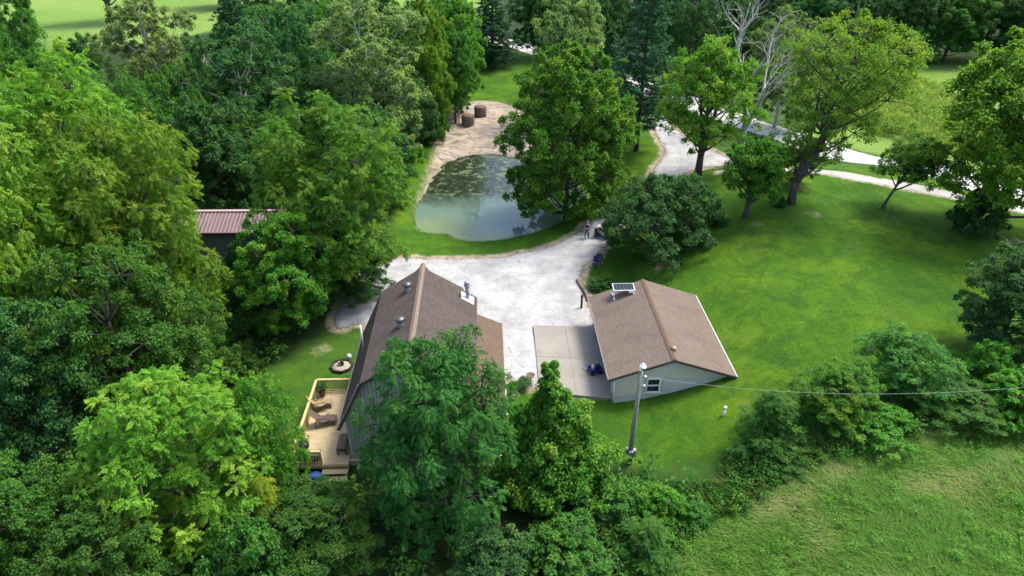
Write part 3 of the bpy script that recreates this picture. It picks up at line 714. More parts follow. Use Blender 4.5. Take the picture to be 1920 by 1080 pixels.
def curve3(a, b, r, sag=.15, wob=.06, n=5):
    a, b = Vector(a), Vector(b); L = (b - a).length; o = []
    w1 = Vector(r.normal(0, wob, 3)) * L
    for i in range(n + 1):
        t = i / n; p = a.lerp(b, t); k = 4 * t * (1 - t); o.append(p + w1 * k * .5 + Vector((0, 0, -sag * L * k * .5)))
    return o
def gen_tree(name, seed, H, Rr, cb, prof, nl=14, nc=14, nleaf=150, style='simple', L=.26, W=.17, tr=.22, lobe=.42, clump=.36, lean=(0, 0), forks=1, bark=None, leafmat='mid', droop=.35, flatz=.6, drop=.12, lobes=None, bare=0, inner=.25):
    """returns (trunk mesh, crown mesh) of a tree of height H and crown radius Rr standing at the origin"""
    r = np.random.default_rng(seed); tb = MB()
    if lobes is None:
        lobes = []; hs = []; wts = np.array([max(.08, prof(h)) for h in np.linspace(.02, .95, 60)]); cdf = np.cumsum(wts) / wts.sum()
        for i in range(nl):
            h = np.interp((i + .5) / nl + r.uniform(-.25, .25) / nl, cdf, np.linspace(.02, .95, 60))
            az = i * 2.39996 + r.uniform(-.5, .5); er = Rr * prof(h)
            rl = lobe * (.45 * Rr + .55 * er) * r.uniform(.8, 1.2)
            rad = max(0, er - rl * .8) * r.uniform(.75, 1.1)
            z = cb + h * (H - cb); z = min(z, H - rl * .6)
            lobes.append((rad * math.cos(az) + lean[0] * z / H, rad * math.sin(az) + lean[1] * z / H, z, rl))
        for i in range(6):
            h = .42 + .46 * i / 5; er = Rr * prof(h); a = i * 2.4 + 1; z = cb + h * (H - cb); rl = lobe * Rr * .62
            lobes.append((er * .28 * math.cos(a) + lean[0] * z / H, er * .28 * math.sin(a) + lean[1] * z / H, min(z, H - rl * .7), rl))
        lobes.append((lean[0] * .95, lean[1] * .95, H - lobe * Rr * .45, lobe * Rr * .6))
    # trunk
    def axis_pt(z): return Vector((lean[0] * (z / H) ** 1.3, lean[1] * (z / H) ** 1.3, z))
    top = H * .74; tp = []; trs = []
    for i in range(9):
        t = i / 8; z = top * t; p = axis_pt(z) + Vector((r.normal(0, .05), r.normal(0, .05), 0)) * (t > 0) * H * .06; tp.append(p)
        trs.append(tr * ((1 - t) ** .8 * .95 + .06) * (1.35 if i == 0 else 1.0))
    tp[0].z = -.3
    if forks == 1: tb.tube(tp, trs, 10)
    else:
        fk = max(.8, cb * .55); tb.tube([Vector((0, 0, -.3)), Vector((0, 0, fk * .5)), Vector((0, 0, fk))], [tr * 1.35, tr * 1.05, tr * .95], 10)
        for f in range(forks):
            a = f * 2 * math.pi / forks + .7; e = axis_pt(H * .72) + Vector((math.cos(a), math.sin(a), 0)) * Rr * .3
            ps = curve3((0, 0, fk * .8), e, r, -.12, .05, 7); tb.tube(ps, [tr * .75 * (1 - i / 8.5) for i in range(8)], 8)
    C, O, RC = [], [], []
    for (lx, ly, lz, rl) in lobes:
        zs = max(cb * .55, min(lz - rl * .7 - math.hypot(lx, ly) * .45, top * .92)); a = axis_pt(zs)
        ps = curve3(a, (lx, ly, lz - rl * .15), r, .18, .07, 5); r0 = tr * .48 * (1 - .55 * zs / H); tb.tube(ps, [r0 * (1 - .8 * i / 5) + .015 for i in range(6)], 6, cap=False)
        n = max(5, int(nc * (rl / (lobe * Rr)) ** 1.3 + .5)); lc = Vector((lx, ly, lz))
        for j in range(n):
            if r.random() < drop: continue
            zz = 1 - (j + .5) / n * 1.55; aa = j * 2.39996 + r.uniform(-.6, .6); s_ = math.sqrt(max(0, 1 - zz * zz))
            dv = np.array([s_ * math.cos(aa), s_ * math.sin(aa), zz]); k = rl * r.uniform(.62, 1.12) if r.random() > inner else rl * r.uniform(.2, .6)
            cc = np.array(lc) + dv * k * np.array([1, 1, .85]); rcl = clump * rl * r.uniform(.75, 1.35)
            if cc[2] < .25: continue
            C.append(cc); O.append(dv + .5 * nrm(np.array([lx, ly, 0.01]))); RC.append(rcl)
            if j % 2 == 0: tb.tube([lc - Vector((0, 0, rl * .15)), Vector(cc * .6 + np.array(lc) * .4) - Vector((0, 0, .08)), Vector(cc)], [.045, .028, .01], 4, cap=False)
    for b in range(bare):
        a = r.uniform(0, 6.28); e = axis_pt(H * .85) + Vector((math.cos(a) * Rr * .35, math.sin(a) * Rr * .35, H * .18 * r.uniform(.4, 1.2)))
        ps = curve3(axis_pt(H * r.uniform(.5, .75)), e, r, -.05, .08, 6); tb.tube(ps, [.09 * (1 - i / 6.5) + .012 for i in range(7)], 5)
        for q in range(9):
            i = r.integers(2, 6); s0 = ps[i]; e2 = s0 + Vector((r.normal(0, .7), r.normal(0, .7), r.uniform(.4, 1.5))) * (H / 16); tb.tube(curve3(s0, e2, r, -.05, .1, 3), [.03, .022, .015, .007], 4)
    C, O, RC = np.array(C), nrm(np.array(O)), np.array(RC)
    V, F, lv, cv = make_leaves(r, C, O, RC, nleaf, style, L, W, droop, flatz)
    crown = np_mesh(name + '_crown', V, F, LEAF[leafmat], {'lv': lv, 'cv': cv})
    cx, cy = V[:, 0].mean(), V[:, 1].mean(); Re = np.percentile(np.hypot(V[:, 0] - cx, V[:, 1] - cy), 98.5)
    return (tb.mesh(name + '_trunk', bark or BARK), crown, float(np.percentile(V[:, 2], 99.9)), float(Re))
def gen_conifer(name, seed, H, Rr, cb, levels, per, leafmat, tr=.25, soft_=1.0, L=.42, W=.085, nt=26):
    r = np.random.default_rng(seed); tb = MB()
    tb.tube([(0, 0, -.3), (0, 0, H * .3), (0, 0, H * .7), (0, 0, H * .99)], [tr * 1.2, tr * .9, tr * .5, .03], 9)
    C, O, RC = [], [], []
    for i in range(levels):
        t = (i + .5) / levels; z = cb + (H - cb) * t ** .92; rr = Rr * ((1 - t) ** .75) * (.55 + .45 * min(1, t * 5)) + .25
        for j in range(per):
            a = 6.283 * j / per + i * 1.1 + r.uniform(-.25, .25); l = rr * r.uniform(.62, 1.12)
            e = Vector((math.cos(a) * l, math.sin(a) * l, z + l * r.uniform(.02, .22) * soft_)); s0 = Vector((0, 0, z - l * .05))
            ps = curve3(s0, e, r, .10, .03, 4); tb.tube(ps, [.07 * (1 - k / 4.6) * (l / 4 + .3) + .008 for k in range(5)], 4, cap=False)
            n = max(3, int(l * 2.6))
            for k in range(n):
                u_ = .28 + .72 * (k + .5) / n; p = s0.lerp(e, u_); w_ = .2 * l * (1 - u_ * .55)
                C.append((p.x + r.normal(0, w_), p.y + r.normal(0, w_), p.z + r.normal(.08, .1))); O.append((math.cos(a), math.sin(a), .35)); RC.append(r.uniform(.28, .5) * (.7 + l * .06))
    C.append((0, 0, H - .15)); O.append((0, 0, 1)); RC.append(.35)
    C, O, RC = np.array(C), nrm(np.array(O)), np.array(RC); k = len(C); ci = np.repeat(np.arange(k), nt); m = len(ci)
    q = nrm(r.normal(0, 1, (m, 3)) * np.array([1, 1, .6]) + .9 * O[ci]); p = C[ci] + r.normal(0, .35, (m, 3)) * RC[ci][:, None] * np.array([1, 1, .45])
    nn = nrm(r.normal(0, .6, (m, 3)) + np.array([0, 0, 1.0])); Ls = L * r.uniform(.6, 1.2, m)
    V, F = leaf_quads(p, nrm(q + np.array([0, 0, .15])), nn, Ls, Ls * W / L * r.uniform(.9, 2.2, m), r, .1, .1)
    crown = np_mesh(name + '_crown', V, F, LEAF[leafmat], {'lv': r.random(m), 'cv': r.random(k)[ci] * .8})
    return (tb.mesh(name + '_trunk', BARK), crown, H, Rr)
def dead_tree_mesh(name, seed, H):
    r = np.random.default_rng(seed); tb = MB()
    def grow(a, d, L, rad, depth):
        e = a + d * L; ps = curve3(a, e, r, -.04, .05, 4); tb.tube(ps, [rad * (1 - .12 * i) for i in range(5)], 7 if depth < 2 else 4, cap=False)
        if depth >= 5 or rad < .008: return
        for k in range(3 if depth < 3 else 2 + int(r.random() < .5)):
            nd = (d + Vector(r.normal(0, .42, 3)) * (1.0 if depth else .7) + Vector((0, 0, .12))).normalized(); i = 4 if k == 0 else int(r.integers(2, 5))
            grow(ps[i], nd, L * r.uniform(.55, .82), rad * (.62 if k == 0 else .45), depth + 1)
    grow(Vector((0, 0, -.3)), Vector((.03, 0, 1)), H * .34, H * .028, 0)
    return tb.mesh(name + '_trunk', BARK_PALE)

round_p = lambda h: math.sqrt(max(0, 1 - (abs(h - .42) / .62) ** 2.2))
dome_p = lambda h: math.sqrt(max(0, 1 - (max(0, h - .25) / .78) ** 2)) * (.75 + .25 * min(1, h / .25))
cone_p = lambda h: (1 - .86 * h ** 1.25) * (.72 + .28 * min(1, h / .18))
egg_p = lambda h: (.80 + .20 * h / .32) if h < .32 else math.sqrt(max(0, 1 - ((h - .32) / .72) ** 2)) ** 1.25
tall_p = lambda h: math.sqrt(max(0, 1 - (abs(h - .5) / .56) ** 2.6))
vase_p = lambda h: (.35 + .65 * min(1, h / .65)) * math.sqrt(max(0, 1 - max(0, h - .62) ** 2 / .16))
PROTO = {
    'maple':   gen_tree('maple', 1, 14, 5.2, 2.2, round_p, 20, 18, 205, L=.20, W=.14, lobe=.40, clump=.28),
    'maple2':  gen_tree('maple2', 2, 13, 4.8, 1.6, dome_p, 19, 17, 205, L=.19, W=.125, lobe=.42, clump=.28),
    'oak':     gen_tree('oak', 3, 15, 5.4, 2.5, tall_p, 24, 16, 190, L=.19, W=.115, lobe=.34, clump=.29, drop=.16),
    'ash':     gen_tree('ash', 4, 15, 5.0, 2.5, tall_p, 25, 18, 24, 'compound', L=.16, W=.085, lobe=.34, clump=.27, drop=.14, droop=.15),
    'ash2':    gen_tree('ash2', 5, 12, 4.6, 1.5, dome_p, 23, 18, 25, 'compound', L=.14, W=.075, lobe=.36, clump=.26, drop=.12, droop=.15),
    'walnut':  gen_tree('walnut', 6, 11.5, 3.9, .6, tall_p, 26, 19, 28, 'compound', L=.125, W=.065, lobe=.36, clump=.27, droop=.6, drop=.06),
    'cotton':  gen_tree('cotton', 8, 17, 5.0, 2.0, tall_p, 26, 18, 165, L=.175, W=.125, lobe=.31, clump=.29, drop=.12, bark=BARK_PALE),
    'syca':    gen_tree('syca', 9, 15.5, 6.0, 1.4, egg_p, 36, 17, 185, L=.20, W=.15, lobe=.31, clump=.28, drop=.10),
    'pear':    gen_tree('pear', 10, 7.0, 5.1, .8, dome_p, 20, 18, 230, L=.18, W=.105, lobe=.38, clump=.32),
    'airy':    gen_tree('airy', 11, 16, 5.6, 4.0, vase_p, 28, 14, 98, L=.19, W=.105, lobe=.34, clump=.36, drop=.2, lean=(3.2, .5), forks=3, tr=.30, bark=BARK, bare=4),
    'yard':    gen_tree('yard', 12, 14, 5.0, 4.2, dome_p, 22, 14, 165, L=.19, W=.125, lobe=.37, clump=.32, drop=.2, forks=3, tr=.34),
    'lolly':   gen_tree('lolly', 13, 6.8, 2.6, 2.3, round_p, 13, 12, 190, L=.16, W=.10, lobe=.46, clump=.33, tr=.26),
    'lean':    gen_tree('lean', 14, 6.4, 3.2, 3.4, dome_p, 14, 11, 150, L=.16, W=.10, lobe=.42, clump=.33, tr=.16, lean=(2.4, 0)),
    'bush':    gen_tree('bush', 15, 3.2, 2.0, .1, dome_p, 13, 12, 150, L=.135, W=.08, lobe=.42, clump=.36, tr=.05, forks=3),
    'sapling': gen_tree('sapling', 16, 5.0, 1.9, .2, cone_p, 15, 11, 18, 'compound', L=.125, W=.05, lobe=.40, clump=.38, tr=.07),
    'pine':    gen_conifer('pine', 17, 20, 5.2, 2.5, 22, 6, 'needle', nt=24),
    'spruce':  gen_conifer('spruce', 18, 16, 4.6, .6, 22, 7, 'needle', nt=22, soft_=.4),
    'vine':    gen_tree('vine', 19, 8, 3.0, .2, cone_p, L=.15, W=.13, nleaf=200, clump=.36, tr=.12, leafmat='bright', flatz=.9, droop=.9, nc=16, lobe=.4, drop=.06,
                 lobes=[(0, 0, 7.6, .35), (.0, .05, 7.0, .5), (.12, 0, 6.3, .65), (-.15, .1, 5.9, .6), (.55, -.1, 5.4, .85), (-.4, -.1, 5.0, .8), (.2, .3, 4.7, 1.0), (1.2, -.3, 4.6, .9), (1.0, -.5, 3.7, 1.2), (-.8, .2, 3.5, 1.1), (.3, -.9, 3.1, 1.3), (1.8, -.8, 2.3, 1.4), (-1.2, -.6, 2.0, 1.4), (.6, -1.7, 1.6, 1.4), (2.5, -1.6, 1.1, 1.2), (-.7, -1.7, 1.0, 1.2)]),
}
DEAD = dead_tree_mesh('dead_tree', 31, 16)
treeN = [0]
def place(kind, x, y, z, height, width, mat, name, label, cat='tree', group=None, rot=None, crown_name='crown'):
    tm, cm, H0, R0 = PROTO[kind]; k = treeN[0]; treeN[0] += 1
    o = empty(name, (x, y, z - .05), (k * 2.399 if rot is None else rot), label, cat, group)
    s = width / (2 * R0); o.scale = (s, s, height / H0)
    t = bpy.data.objects.new('trunk', tm); COL.objects.link(t); t.parent = o
    c = bpy.data.objects.new(crown_name, cm); COL.objects.link(c); c.parent = o
    c.material_slots[0].link = 'OBJECT'; c.material_slots[0].material = LEAF[mat]
    return o
SAMPLE = {}
def tree(kind, px, top, Y, width, mat, name, label, cat='tree', group=None, rot=None, base_dx=0.0):
    """a tree at distance Y whose crown outline is centred on px and reaches up to the line top"""
    tm, cm, H0, R0 = PROTO[kind]; rz = treeN[0] * 2.399 if rot is None else rot
    if kind not in SAMPLE:
        co = np.empty(len(cm.vertices) * 3, np.float32); cm.vertices.foreach_get('co', co); SAMPLE[kind] = co.reshape(-1, 3)[::max(1, len(co) // 3 // 2500)]
    V = SAMPLE[kind]; c, s_ = math.cos(rz), math.sin(rz); k = width / (2 * R0); X0 = (V[:, 0] * c - V[:, 1] * s_) * k; Y0 = (V[:, 0] * s_ + V[:, 1] * c) * k; Z0 = V[:, 2] / H0
    x = ray_at_y(px, top, Y).x; h = 6.0
    for _ in range(4):
        z = tz(x + base_dx * 0, Y); lo, hi = .35 * width, 32.0
        for _ in range(22):
            h = .5 * (lo + hi); y = Y + Y0; dz = CAM_Z - (z + Z0 * h); dep = y * CP + dz * SP; py = 540 + FPX * (dz * CP - y * SP) / dep
            if np.percentile(py, .6) > top: lo = h
            else: hi = h
        qx = 960 + FPX * (x + X0) / dep; mid = .5 * (np.percentile(qx, 2) + np.percentile(qx, 98)); x += (px - mid) * np.median(dep) / FPX
    if h < .37 * width: print('SHORT', label, round(h, 2), width)
    return place(kind, x, Y, tz(x, Y), h, width, mat, name, label, cat, group, rz)

# ------------------------------------------------------------------ deck beside the house
DZ = .55
D = empty('deck', (-5.15, 27.7, 0), YAW, 'new pale wooden deck with rails along the left side of the house', 'deck')
dl, dr, d0, d1 = -6.75, -3.80, -.55, 5.75
bd = MB(); y = d0
while y < d1 - .05:
    bd.box(((dl + dr) / 2, y + .068, DZ - .02 + .002 * ((y * 7) % 1)), (dr - dl, .128, .04)); y += .14
tag(bd.build('deck_board', DECK, D), kind='stuff')
MB().box(((dl + dr) / 2, d0 - .02, DZ - .14), (dr - dl + .04, .04, .2)).build('rim_joist', RAIL, D)
MB().box((dl - .02, (d0 + d1) / 2, DZ - .14), (.04, d1 - d0, .2)).build('rim_joist', RAIL, D)
for px_, py_ in ((dl + .1, d0 + .1), (dl + .1, 2.6), (dl + .1, d1 - .1), (dr - .2, d0 + .1), (dr - .2, d1 - .1)):
    MB().box((px_, py_, (DZ - 1.0) / 2), (.12, .12, DZ + .7)).build('support_post', RAIL, D)
def railing(a, b):
    a, b = Vector(a), Vector(b); L = (b - a).length; ro = empty('railing'); ro.parent = D
    for z_, h_, w_ in ((DZ + .95, .045, .15), (DZ + .86, .09, .045), (DZ + .10, .09, .045)): MB().bar((a.x, a.y, z_), (b.x, b.y, z_), w_, h_).build('rail', RAIL, ro)
    n = max(1, round(L / 1.6))
    for i in range(n + 1):
        p = a.lerp(b, i / n); MB().box((p.x, p.y, DZ + .46), (.09, .09, .92)).build('post', RAIL, ro)
    me = MB().box((0, 0, DZ + .48), (.04, .04, .74)).mesh('baluster', RAIL); m = int(L / .135)
    for i in range(1, m):
        p = a.lerp(b, i / m); o = link('baluster', me, ro); o.location = (p.x, p.y, 0)
railing((dl + .06, d1 - .06, 0), (dr - .75, d1 - .06, 0)); railing((dl + .06, d1 - .06, 0), (dl + .06, d0 + .06, 0)); railing((dl + .06, d0 + .06, 0), (dl + 1.5, d0 + .06, 0))
MB().box((dr - .72, d0 - .26, DZ - .28), (1.4, .36, .05)).build('step', DECK, D); MB().box((dr - .72, d0 - .58, DZ - .48), (1.4, .34, .05)).build('step', DECK, D)
def hloc(u, w_, z): c, s_ = math.cos(YAW), math.sin(YAW); return Vector((-5.15 + u * c - w_ * s_, 27.7 + u * s_ + w_ * c, z))
# lounge chair
WICK = plain('brown_sling', (.12, .085, .07), .8, .2, scale=30); CH = plain('chair_frame', (.04, .032, .028), .5, .4)
def recliner(loc, rz, label, fabric):
    o = empty('lounge_chair', loc, rz, label, 'chair')
    MB().slab([(-.3, -.25, .36), (.3, -.25, .36), (.3, .3, .42), (-.3, .3, .42)], .03).build('seat', fabric, o)
    MB().slab([(-.3, -.26, .37), (-.3, -.72, 1.02), (.3, -.72, 1.02), (.3, -.26, .37)][::-1], .03).build('backrest', fabric, o)
    MB().slab([(-.28, .3, .42), (.28, .3, .42), (.28, .72, .30), (-.28, .72, .30)], .03).build('leg_rest', fabric, o)
    for s_ in (-.32, .32):
        MB().tube([(s_, -.55, 0), (s_, .25, .46), (s_, .34, .5)], .018, 6).build('leg', CH, o); MB().tube([(s_, .5, 0), (s_, -.35, .52)], .018, 6).build('leg', CH, o)
        MB().tube([(s_, -.5, .66), (s_, -.1, .64), (s_, .2, .6)], .022, 6).build('armrest', CH, o)
    MB().tube([(-.32, -.55, .02), (.32, -.55, .02)], .018, 6).build('cross_bar', CH, o); MB().tube([(-.32, .5, .02), (.32, .5, .02)], .018, 6).build('cross_bar', CH, o)
    return o
recliner(hloc(-5.7, 2.75, DZ), R(-75), 'brown sling lounge chair in the middle of the deck', WICK)
recliner(hloc(-6.2, 4.15, DZ), R(-60), 'tan folding chair against the deck rail behind the lounge chair', plain('tan_sling', (.28, .20, .11), .8))
# bench under the eave
B = empty('bench', hloc(-4.25, .75, DZ), YAW, 'dark weathered bench against the house wall on the deck', 'bench')
for k in range(4): MB().box((-.24 + k * .15, 0, .46), (.13, 1.25, .04)).build('seat_slat', OLDWOOD, B)
for sx in (-.25, .22):
    for sy in (-.55, .55): MB().box((sx, sy, .22), (.08, .08, .44)).build('leg', OLDWOOD, B)
MB().box((.27, 0, .72), (.05, 1.25, .3)).build('backrest', OLDWOOD, B); MB().box((-.02, -.57, .3), (.5, .05, .08)).build('apron', OLDWOOD, B)
# potted plant
PP = empty('potted_plant', hloc(-6.35, 5.25, DZ), 0, 'dark pot with a bushy plant in the back corner of the deck', 'plant')
MB().lathe([(.14, 0), (.2, .34), (.23, .36), (.23, .4), (.19, .4), (.18, .34)], n=14).build('pot', plain('brown_pot', (.10, .05, .03), .6), PP)
rr = np.random.default_rng(81); V, F, lv, cv = make_leaves(rr, np.array([[0, 0, .55], [.1, .05, .7], [-.1, -.05, .65]]), np.array([[0, 0, 1.0]] * 3), np.array([.3, .25, .22]), 70, 'simple', .14, .06)
link('foliage', np_mesh('pot_leaves', V, F, LEAF['dark'], {'lv': lv, 'cv': cv}), PP)
# kettle grill and bin behind the near rail
KG = empty('kettle_grill', hloc(-6.25, .15, DZ), 0, 'black kettle grill behind the near deck rail', 'grill')
MB().lathe([(.03, .55), (.2, .6), (.28, .72), (.29, .8)], n=18).build('bowl', BLACK, KG); MB().lathe([(.295, .8), (.28, .9), (.18, 1.0), (.02, 1.03)], n=18).build('lid', BLACK, KG)
for a in (0, 2.1, 4.2): MB().tube([(.15 * math.cos(a), .15 * math.sin(a), .6), (.3 * math.cos(a), .3 * math.sin(a), 0)], .014, 6).build('leg', METAL, KG)
MB().tube([(-.06, 0, 1.03), (-.06, 0, 1.08), (.06, 0, 1.08), (.06, 0, 1.03)], .012, 6).build('handle', OLDWOOD, KG)
SB = empty('storage_box', hloc(-5.68, -.18, DZ), YAW, 'black lidded storage box behind the near deck rail', 'box')
MB().add([(-.28, -.18, 0), (.28, -.18, 0), (.28, .18, 0), (-.28, .18, 0), (-.33, -.22, .5), (.33, -.22, .5), (.33, .22, .5), (-.33, .22, .5)], [(3, 2, 1, 0), (0, 1, 5, 4), (1, 2, 6, 5), (2, 3, 7, 6), (3, 0, 4, 7), (4, 5, 6, 7)]).build('body', BLACK, SB)
MB().box((0, 0, .52), (.70, .48, .05)).build('lid', plain('grey_lid', (.09, .09, .095), .5), SB)
# blue tarp bundle below the deck
tr_ = np.random.default_rng(82); tb = MB(); prof = [(.05, 0), (.32, .02), (.36, .12), (.28, .24), (.12, .3), (.02, .31)]; tb.lathe(prof, n=14); tb.v = [(x * 1.3 * (1 + tr_.normal(0, .07)), y * .8 * (1 + tr_.normal(0, .07)), z * (1 + tr_.normal(0, .06))) for x, y, z in tb.v]
pb = hloc(-5.5, -1.0, 0); tag(tb.build('tarp_bundle', plain('blue_tarp', (.03, .10, .32), .5), None, (pb.x, pb.y, tz(pb.x, pb.y))), 'crumpled blue tarp bundle on the ground below the deck', 'tarp')

# ------------------------------------------------------------------ fire ring on the shaded lawn
fp = at(641, 688); FR = empty('fire_ring', fp, .2, 'dark octagonal fire ring filled with pale ash gravel beside the house', 'fire pit')
for k in range(8):
    a0_, a1_ = k * math.pi / 4, (k + 1) * math.pi / 4; MB().bar((.72 * math.cos(a0_), .72 * math.sin(a0_), .08), (.72 * math.cos(a1_), .72 * math.sin(a1_), .08), .1, .2).build('edge_timber', plain('charred_timber', (.035, .028, .022), .9) if k == 0 else bpy.data.materials['charred_timber'], FR)
MB().lathe([(.66, 0), (.66, .06), (.3, .09), (.02, .1)], n=24).build('gravel_bed', plain('ash_gravel', (.30, .27, .22), .95, .1, var=.4, scale=14), FR)
lg_ = MB(); lg_.tube([(-.22, .05, .2), (-.1, .1, .36)], .09, 10, smooth=False); tag(lg_.build('split_log', plain('fresh_log', (.50, .33, .14), .8), None, fp), 'short tan log standing in the fire ring', 'log')
lg_ = MB(); lg_.lathe([(.10, .08), (.13, .2), (.12, .42), (.06, .48), (.06, .54), (.02, .55)], (.03, .08, 0), 12); tag(lg_.build('jug', plain('olive_jug', (.06, .055, .02), .4), None, fp), 'dark olive jug standing in the fire ring', 'jug')
bq = at(655, 672); bl = MB(); bl.lathe([(.05, 0), (.15, .1), (.17, .2), (.12, .32), (.03, .36)], n=14); tag(bl.build('garden_ornament', plain('pale_mint', (.55, .68, .58), .5), None, bq), 'small pale mint garden ornament beside the fire ring', 'ornament')

# ------------------------------------------------------------------ shed with red roof in the wood
SHL = Vector((-23.6, 48.6, tz(-23.6, 48.6))); SH = empty('shed', SHL, R(1.0), 'grey shed with faded red metal roof half hidden in the wood', 'shed')
def red_mat():
    t = NT('faded_red_metal'); n = t.noise(.8, 5); g = t.ramp(n, [(.3, (.125, .075, .078)), (.7, (.185, .12, .122))]); return t.fin(g, .45, .4)
REDM = red_mat(); GREYW = siding_mat('slate_grey_siding', (.14, .15, .155), (.20, .21, .215))
hw, hl = 4.5, 1.75; zb = SHL.z
def shed_wall(y0, y1, zt): MB().box((0, (y0 + y1) / 2, zt / 2 - .2), (2 * hw, abs(y1 - y0), zt + .4)).build('wall', GREYW, SH)
ez, rz2 = 4.2 - zb, 4.95 - zb
shed_wall(-.1, .1, ez - .05); shed_wall(hl * 2 - .1, hl * 2 + .1, ez - .05)
for s_ in (-hw + .08, hw - .08): MB().slab([(s_, .1, -.3), (s_, hl * 2 - .1, -.3), (s_, hl * 2 - .1, ez), (s_, hl, rz2 - .1), (s_, .1, ez)], .14).build('wall', GREYW, SH)
rp = roof_plane('roof', [(-hw - .3, -.45, ez - .1), (hw + .3, -.45, ez - .1), (hw + .3, hl, rz2), (-hw - .3, hl, rz2)], REDM, SH, Vector((1, 0, 0)), Vector((0, 1, 0)), .06)
rp2 = roof_plane('roof', [(-hw - .3, hl, rz2), (hw + .3, hl, rz2), (hw + .3, 2 * hl + .45, ez - .1), (-hw - .3, 2 * hl + .45, ez - .1)], REDM, SH, Vector((1, 0, 0)), Vector((0, 1, 0)), .06)
rb = MB(); x = -hw - .2
while x < hw + .25:
    rb.bar((x, -.44, ez - .07), (x, hl - .05, rz2 + .03), .05, .05); rb.bar((x, hl + .05, rz2 + .03), (x, 2 * hl + .44, ez - .07), .05, .05); x += .30
tag(rb.build('roof_rib', plain('pale_red_rib', (.32, .25, .25), .4), rp), kind='stuff')
MB().box((0, hl, rz2 + .05), (2 * hw + .6, .3, .06)).build('ridge_cap', plain('pale_ridge', (.42, .28, .28), .4), SH)
MB().bar((-hw - .3, -.48, ez - .16), (hw + .3, -.48, ez - .16), .04, .14).build('fascia', plain('dark_red_trim', (.06, .025, .025), .6), SH)
MB().box((-hw + 1.6, -.13, ez - 2.05), (2.4, .08, .7)).build('opening', BLACK, SH); MB().box((-.6, -.16, ez - 2.45), (2 * hw - 1.6, .12, .07)).build('ledge', plain('pale_ledge', (.25, .25, .23), .7), SH)
tag(MB().box((-1.0, -1.5, .9 - 0), (6.4, .1, 1.2)).build('board_fence', GREYW, None, SHL), 'low slate grey board fence in front of the shed', 'fence')

# ------------------------------------------------------------------ utility pole with lamp and line
UPl = at(1180, 868); UP = empty('utility_pole', UPl, 0, 'weathered wooden utility pole with a dome lamp in front of the garage', 'utility pole')
PH = ray_at_y(1188, 694, UPl.y).z - UPl.z; px_t = .0
MB().tube([(0, 0, -.4), (0, 0, PH * .5), (.03, 0, PH)], [.15, .125, .10], 12).build('pole', POLEWOOD, UP)
lm = MB().tube([(.03, -.05, PH - .05), (.05, -.12, PH + .2), (.06, -.14, PH + .32)], .035, 8).build('lamp_arm', WHITE, UP)
MB().lathe([(.15, 0), (.19, .03), (.16, .10), (.08, .15), (.06, .25), (.02, .27)], (.06, -.14, PH + .28), 16).build('lamp_dome', plain('lamp_white', (.75, .75, .76), .3, .5, var=.03), lm)
MB().lathe([(.07, -.14), (.09, -.08), (.09, 0), (.02, .01)], (.06, -.14, PH + .28), 10).build('photocell', plain('lamp_eye', (.10, .11, .14), .3), lm)
MB().box((-.02, -.19, .85), (.26, .14, .42)).build('meter_box', METAL, UP); MB().box((.2, -.02, .8), (.14, .2, .5)).build('meter_box', METAL, UP); MB().box((-.2, -.02, .95), (.12, .2, .35)).build('meter_box', METAL, UP)
MB().tube([(.02, -.14, 1.0), (.03, -.13, PH * .6), (.06, -.10, PH - .5)], .022, 6).build('conduit', METAL, UP)
for zz in (PH - .35, PH - .95):
    MB().tube([(.08, -.05, zz), (.24, -.1, zz + .02)], .03, 6).build('bracket', METAL, UP); MB().lathe([(.03, -.06), (.06, -.02), (.06, .03), (.03, .06)], (.26, -.1, zz + .02), 10).build('insulator', WHITE, UP)
lp_ = MB(); base = Vector((.26, -.1, PH - .95))
for k, (dx, dzp) in enumerate(((.18, .55), (.34, .62), (.5, .45))):
    lp_.tube([base + Vector((dx * 0 + (.16 * k), 0, 0)), base + Vector((.16 * k + .04, 0, -dzp * .7)), base + Vector((.16 * k + .1, 0, -dzp)), base + Vector((.16 * k + .15, 0, -dzp * .6)), base + Vector((.16 * (k + 1), 0, -.02))], .011, 5)
lp_.build('drip_loop', BLACK, UP)
# second pole outside the picture carries the line
P2l = Vector((30.5, 26.0, tz(30.5, 26.0))); U2 = empty('utility_pole', P2l, 0, 'wooden utility pole beyond the right edge holding the far end of the power line', 'utility pole'); MB().tube([(0, 0, -.4), (0, 0, 3), (0, 0, 7.7 - P2l.z)], [.15, .13, .10], 12).build('pole', POLEWOOD, U2)
A = UPl + Vector((.28, -.1, PH - .36)); B_ = Vector((30.5, 26.0, 7.6)); ln = []
for i in range(25):
    t = i / 24; p = A.lerp(B_, t); p.z -= 4 * t * (1 - t) * 1.2; ln.append(p)
tag(MB().tube(ln, .0075, 5).build('power_line', plain('pale_cable', (.30, .32, .30), .6)), 'thin pale power line running from the utility pole to the right edge', 'cable')
# white cleanout pipe on the lawn
wq = at(1357, 779); WP = empty('cleanout_pipe', wq, 0, 'short white capped pipe standing in the lawn before the hedgerow', 'pipe')
MB().lathe([(.08, -.2), (.08, .5)], n=14).build('pipe', WHITE, WP); MB().lathe([(.10, .5), (.10, .62), (.085, .65), (.02, .66)], n=14).build('cap', WHITE, WP)
# dark post by the garage corner
bp = at(1090, 578); BPo = empty('bollard_post', bp, 0, 'dark upright post in the gravel by the far garage corner', 'post')
MB().lathe([(.085, -.3), (.085, 1.15), (.06, 1.2), (.01, 1.21)], n=12).build('post_body', plain('dark_post', (.03, .028, .026), .7), BPo); MB().lathe([(.095, .9), (.095, .98)], n=12).build('band', DARKMETAL, BPo)
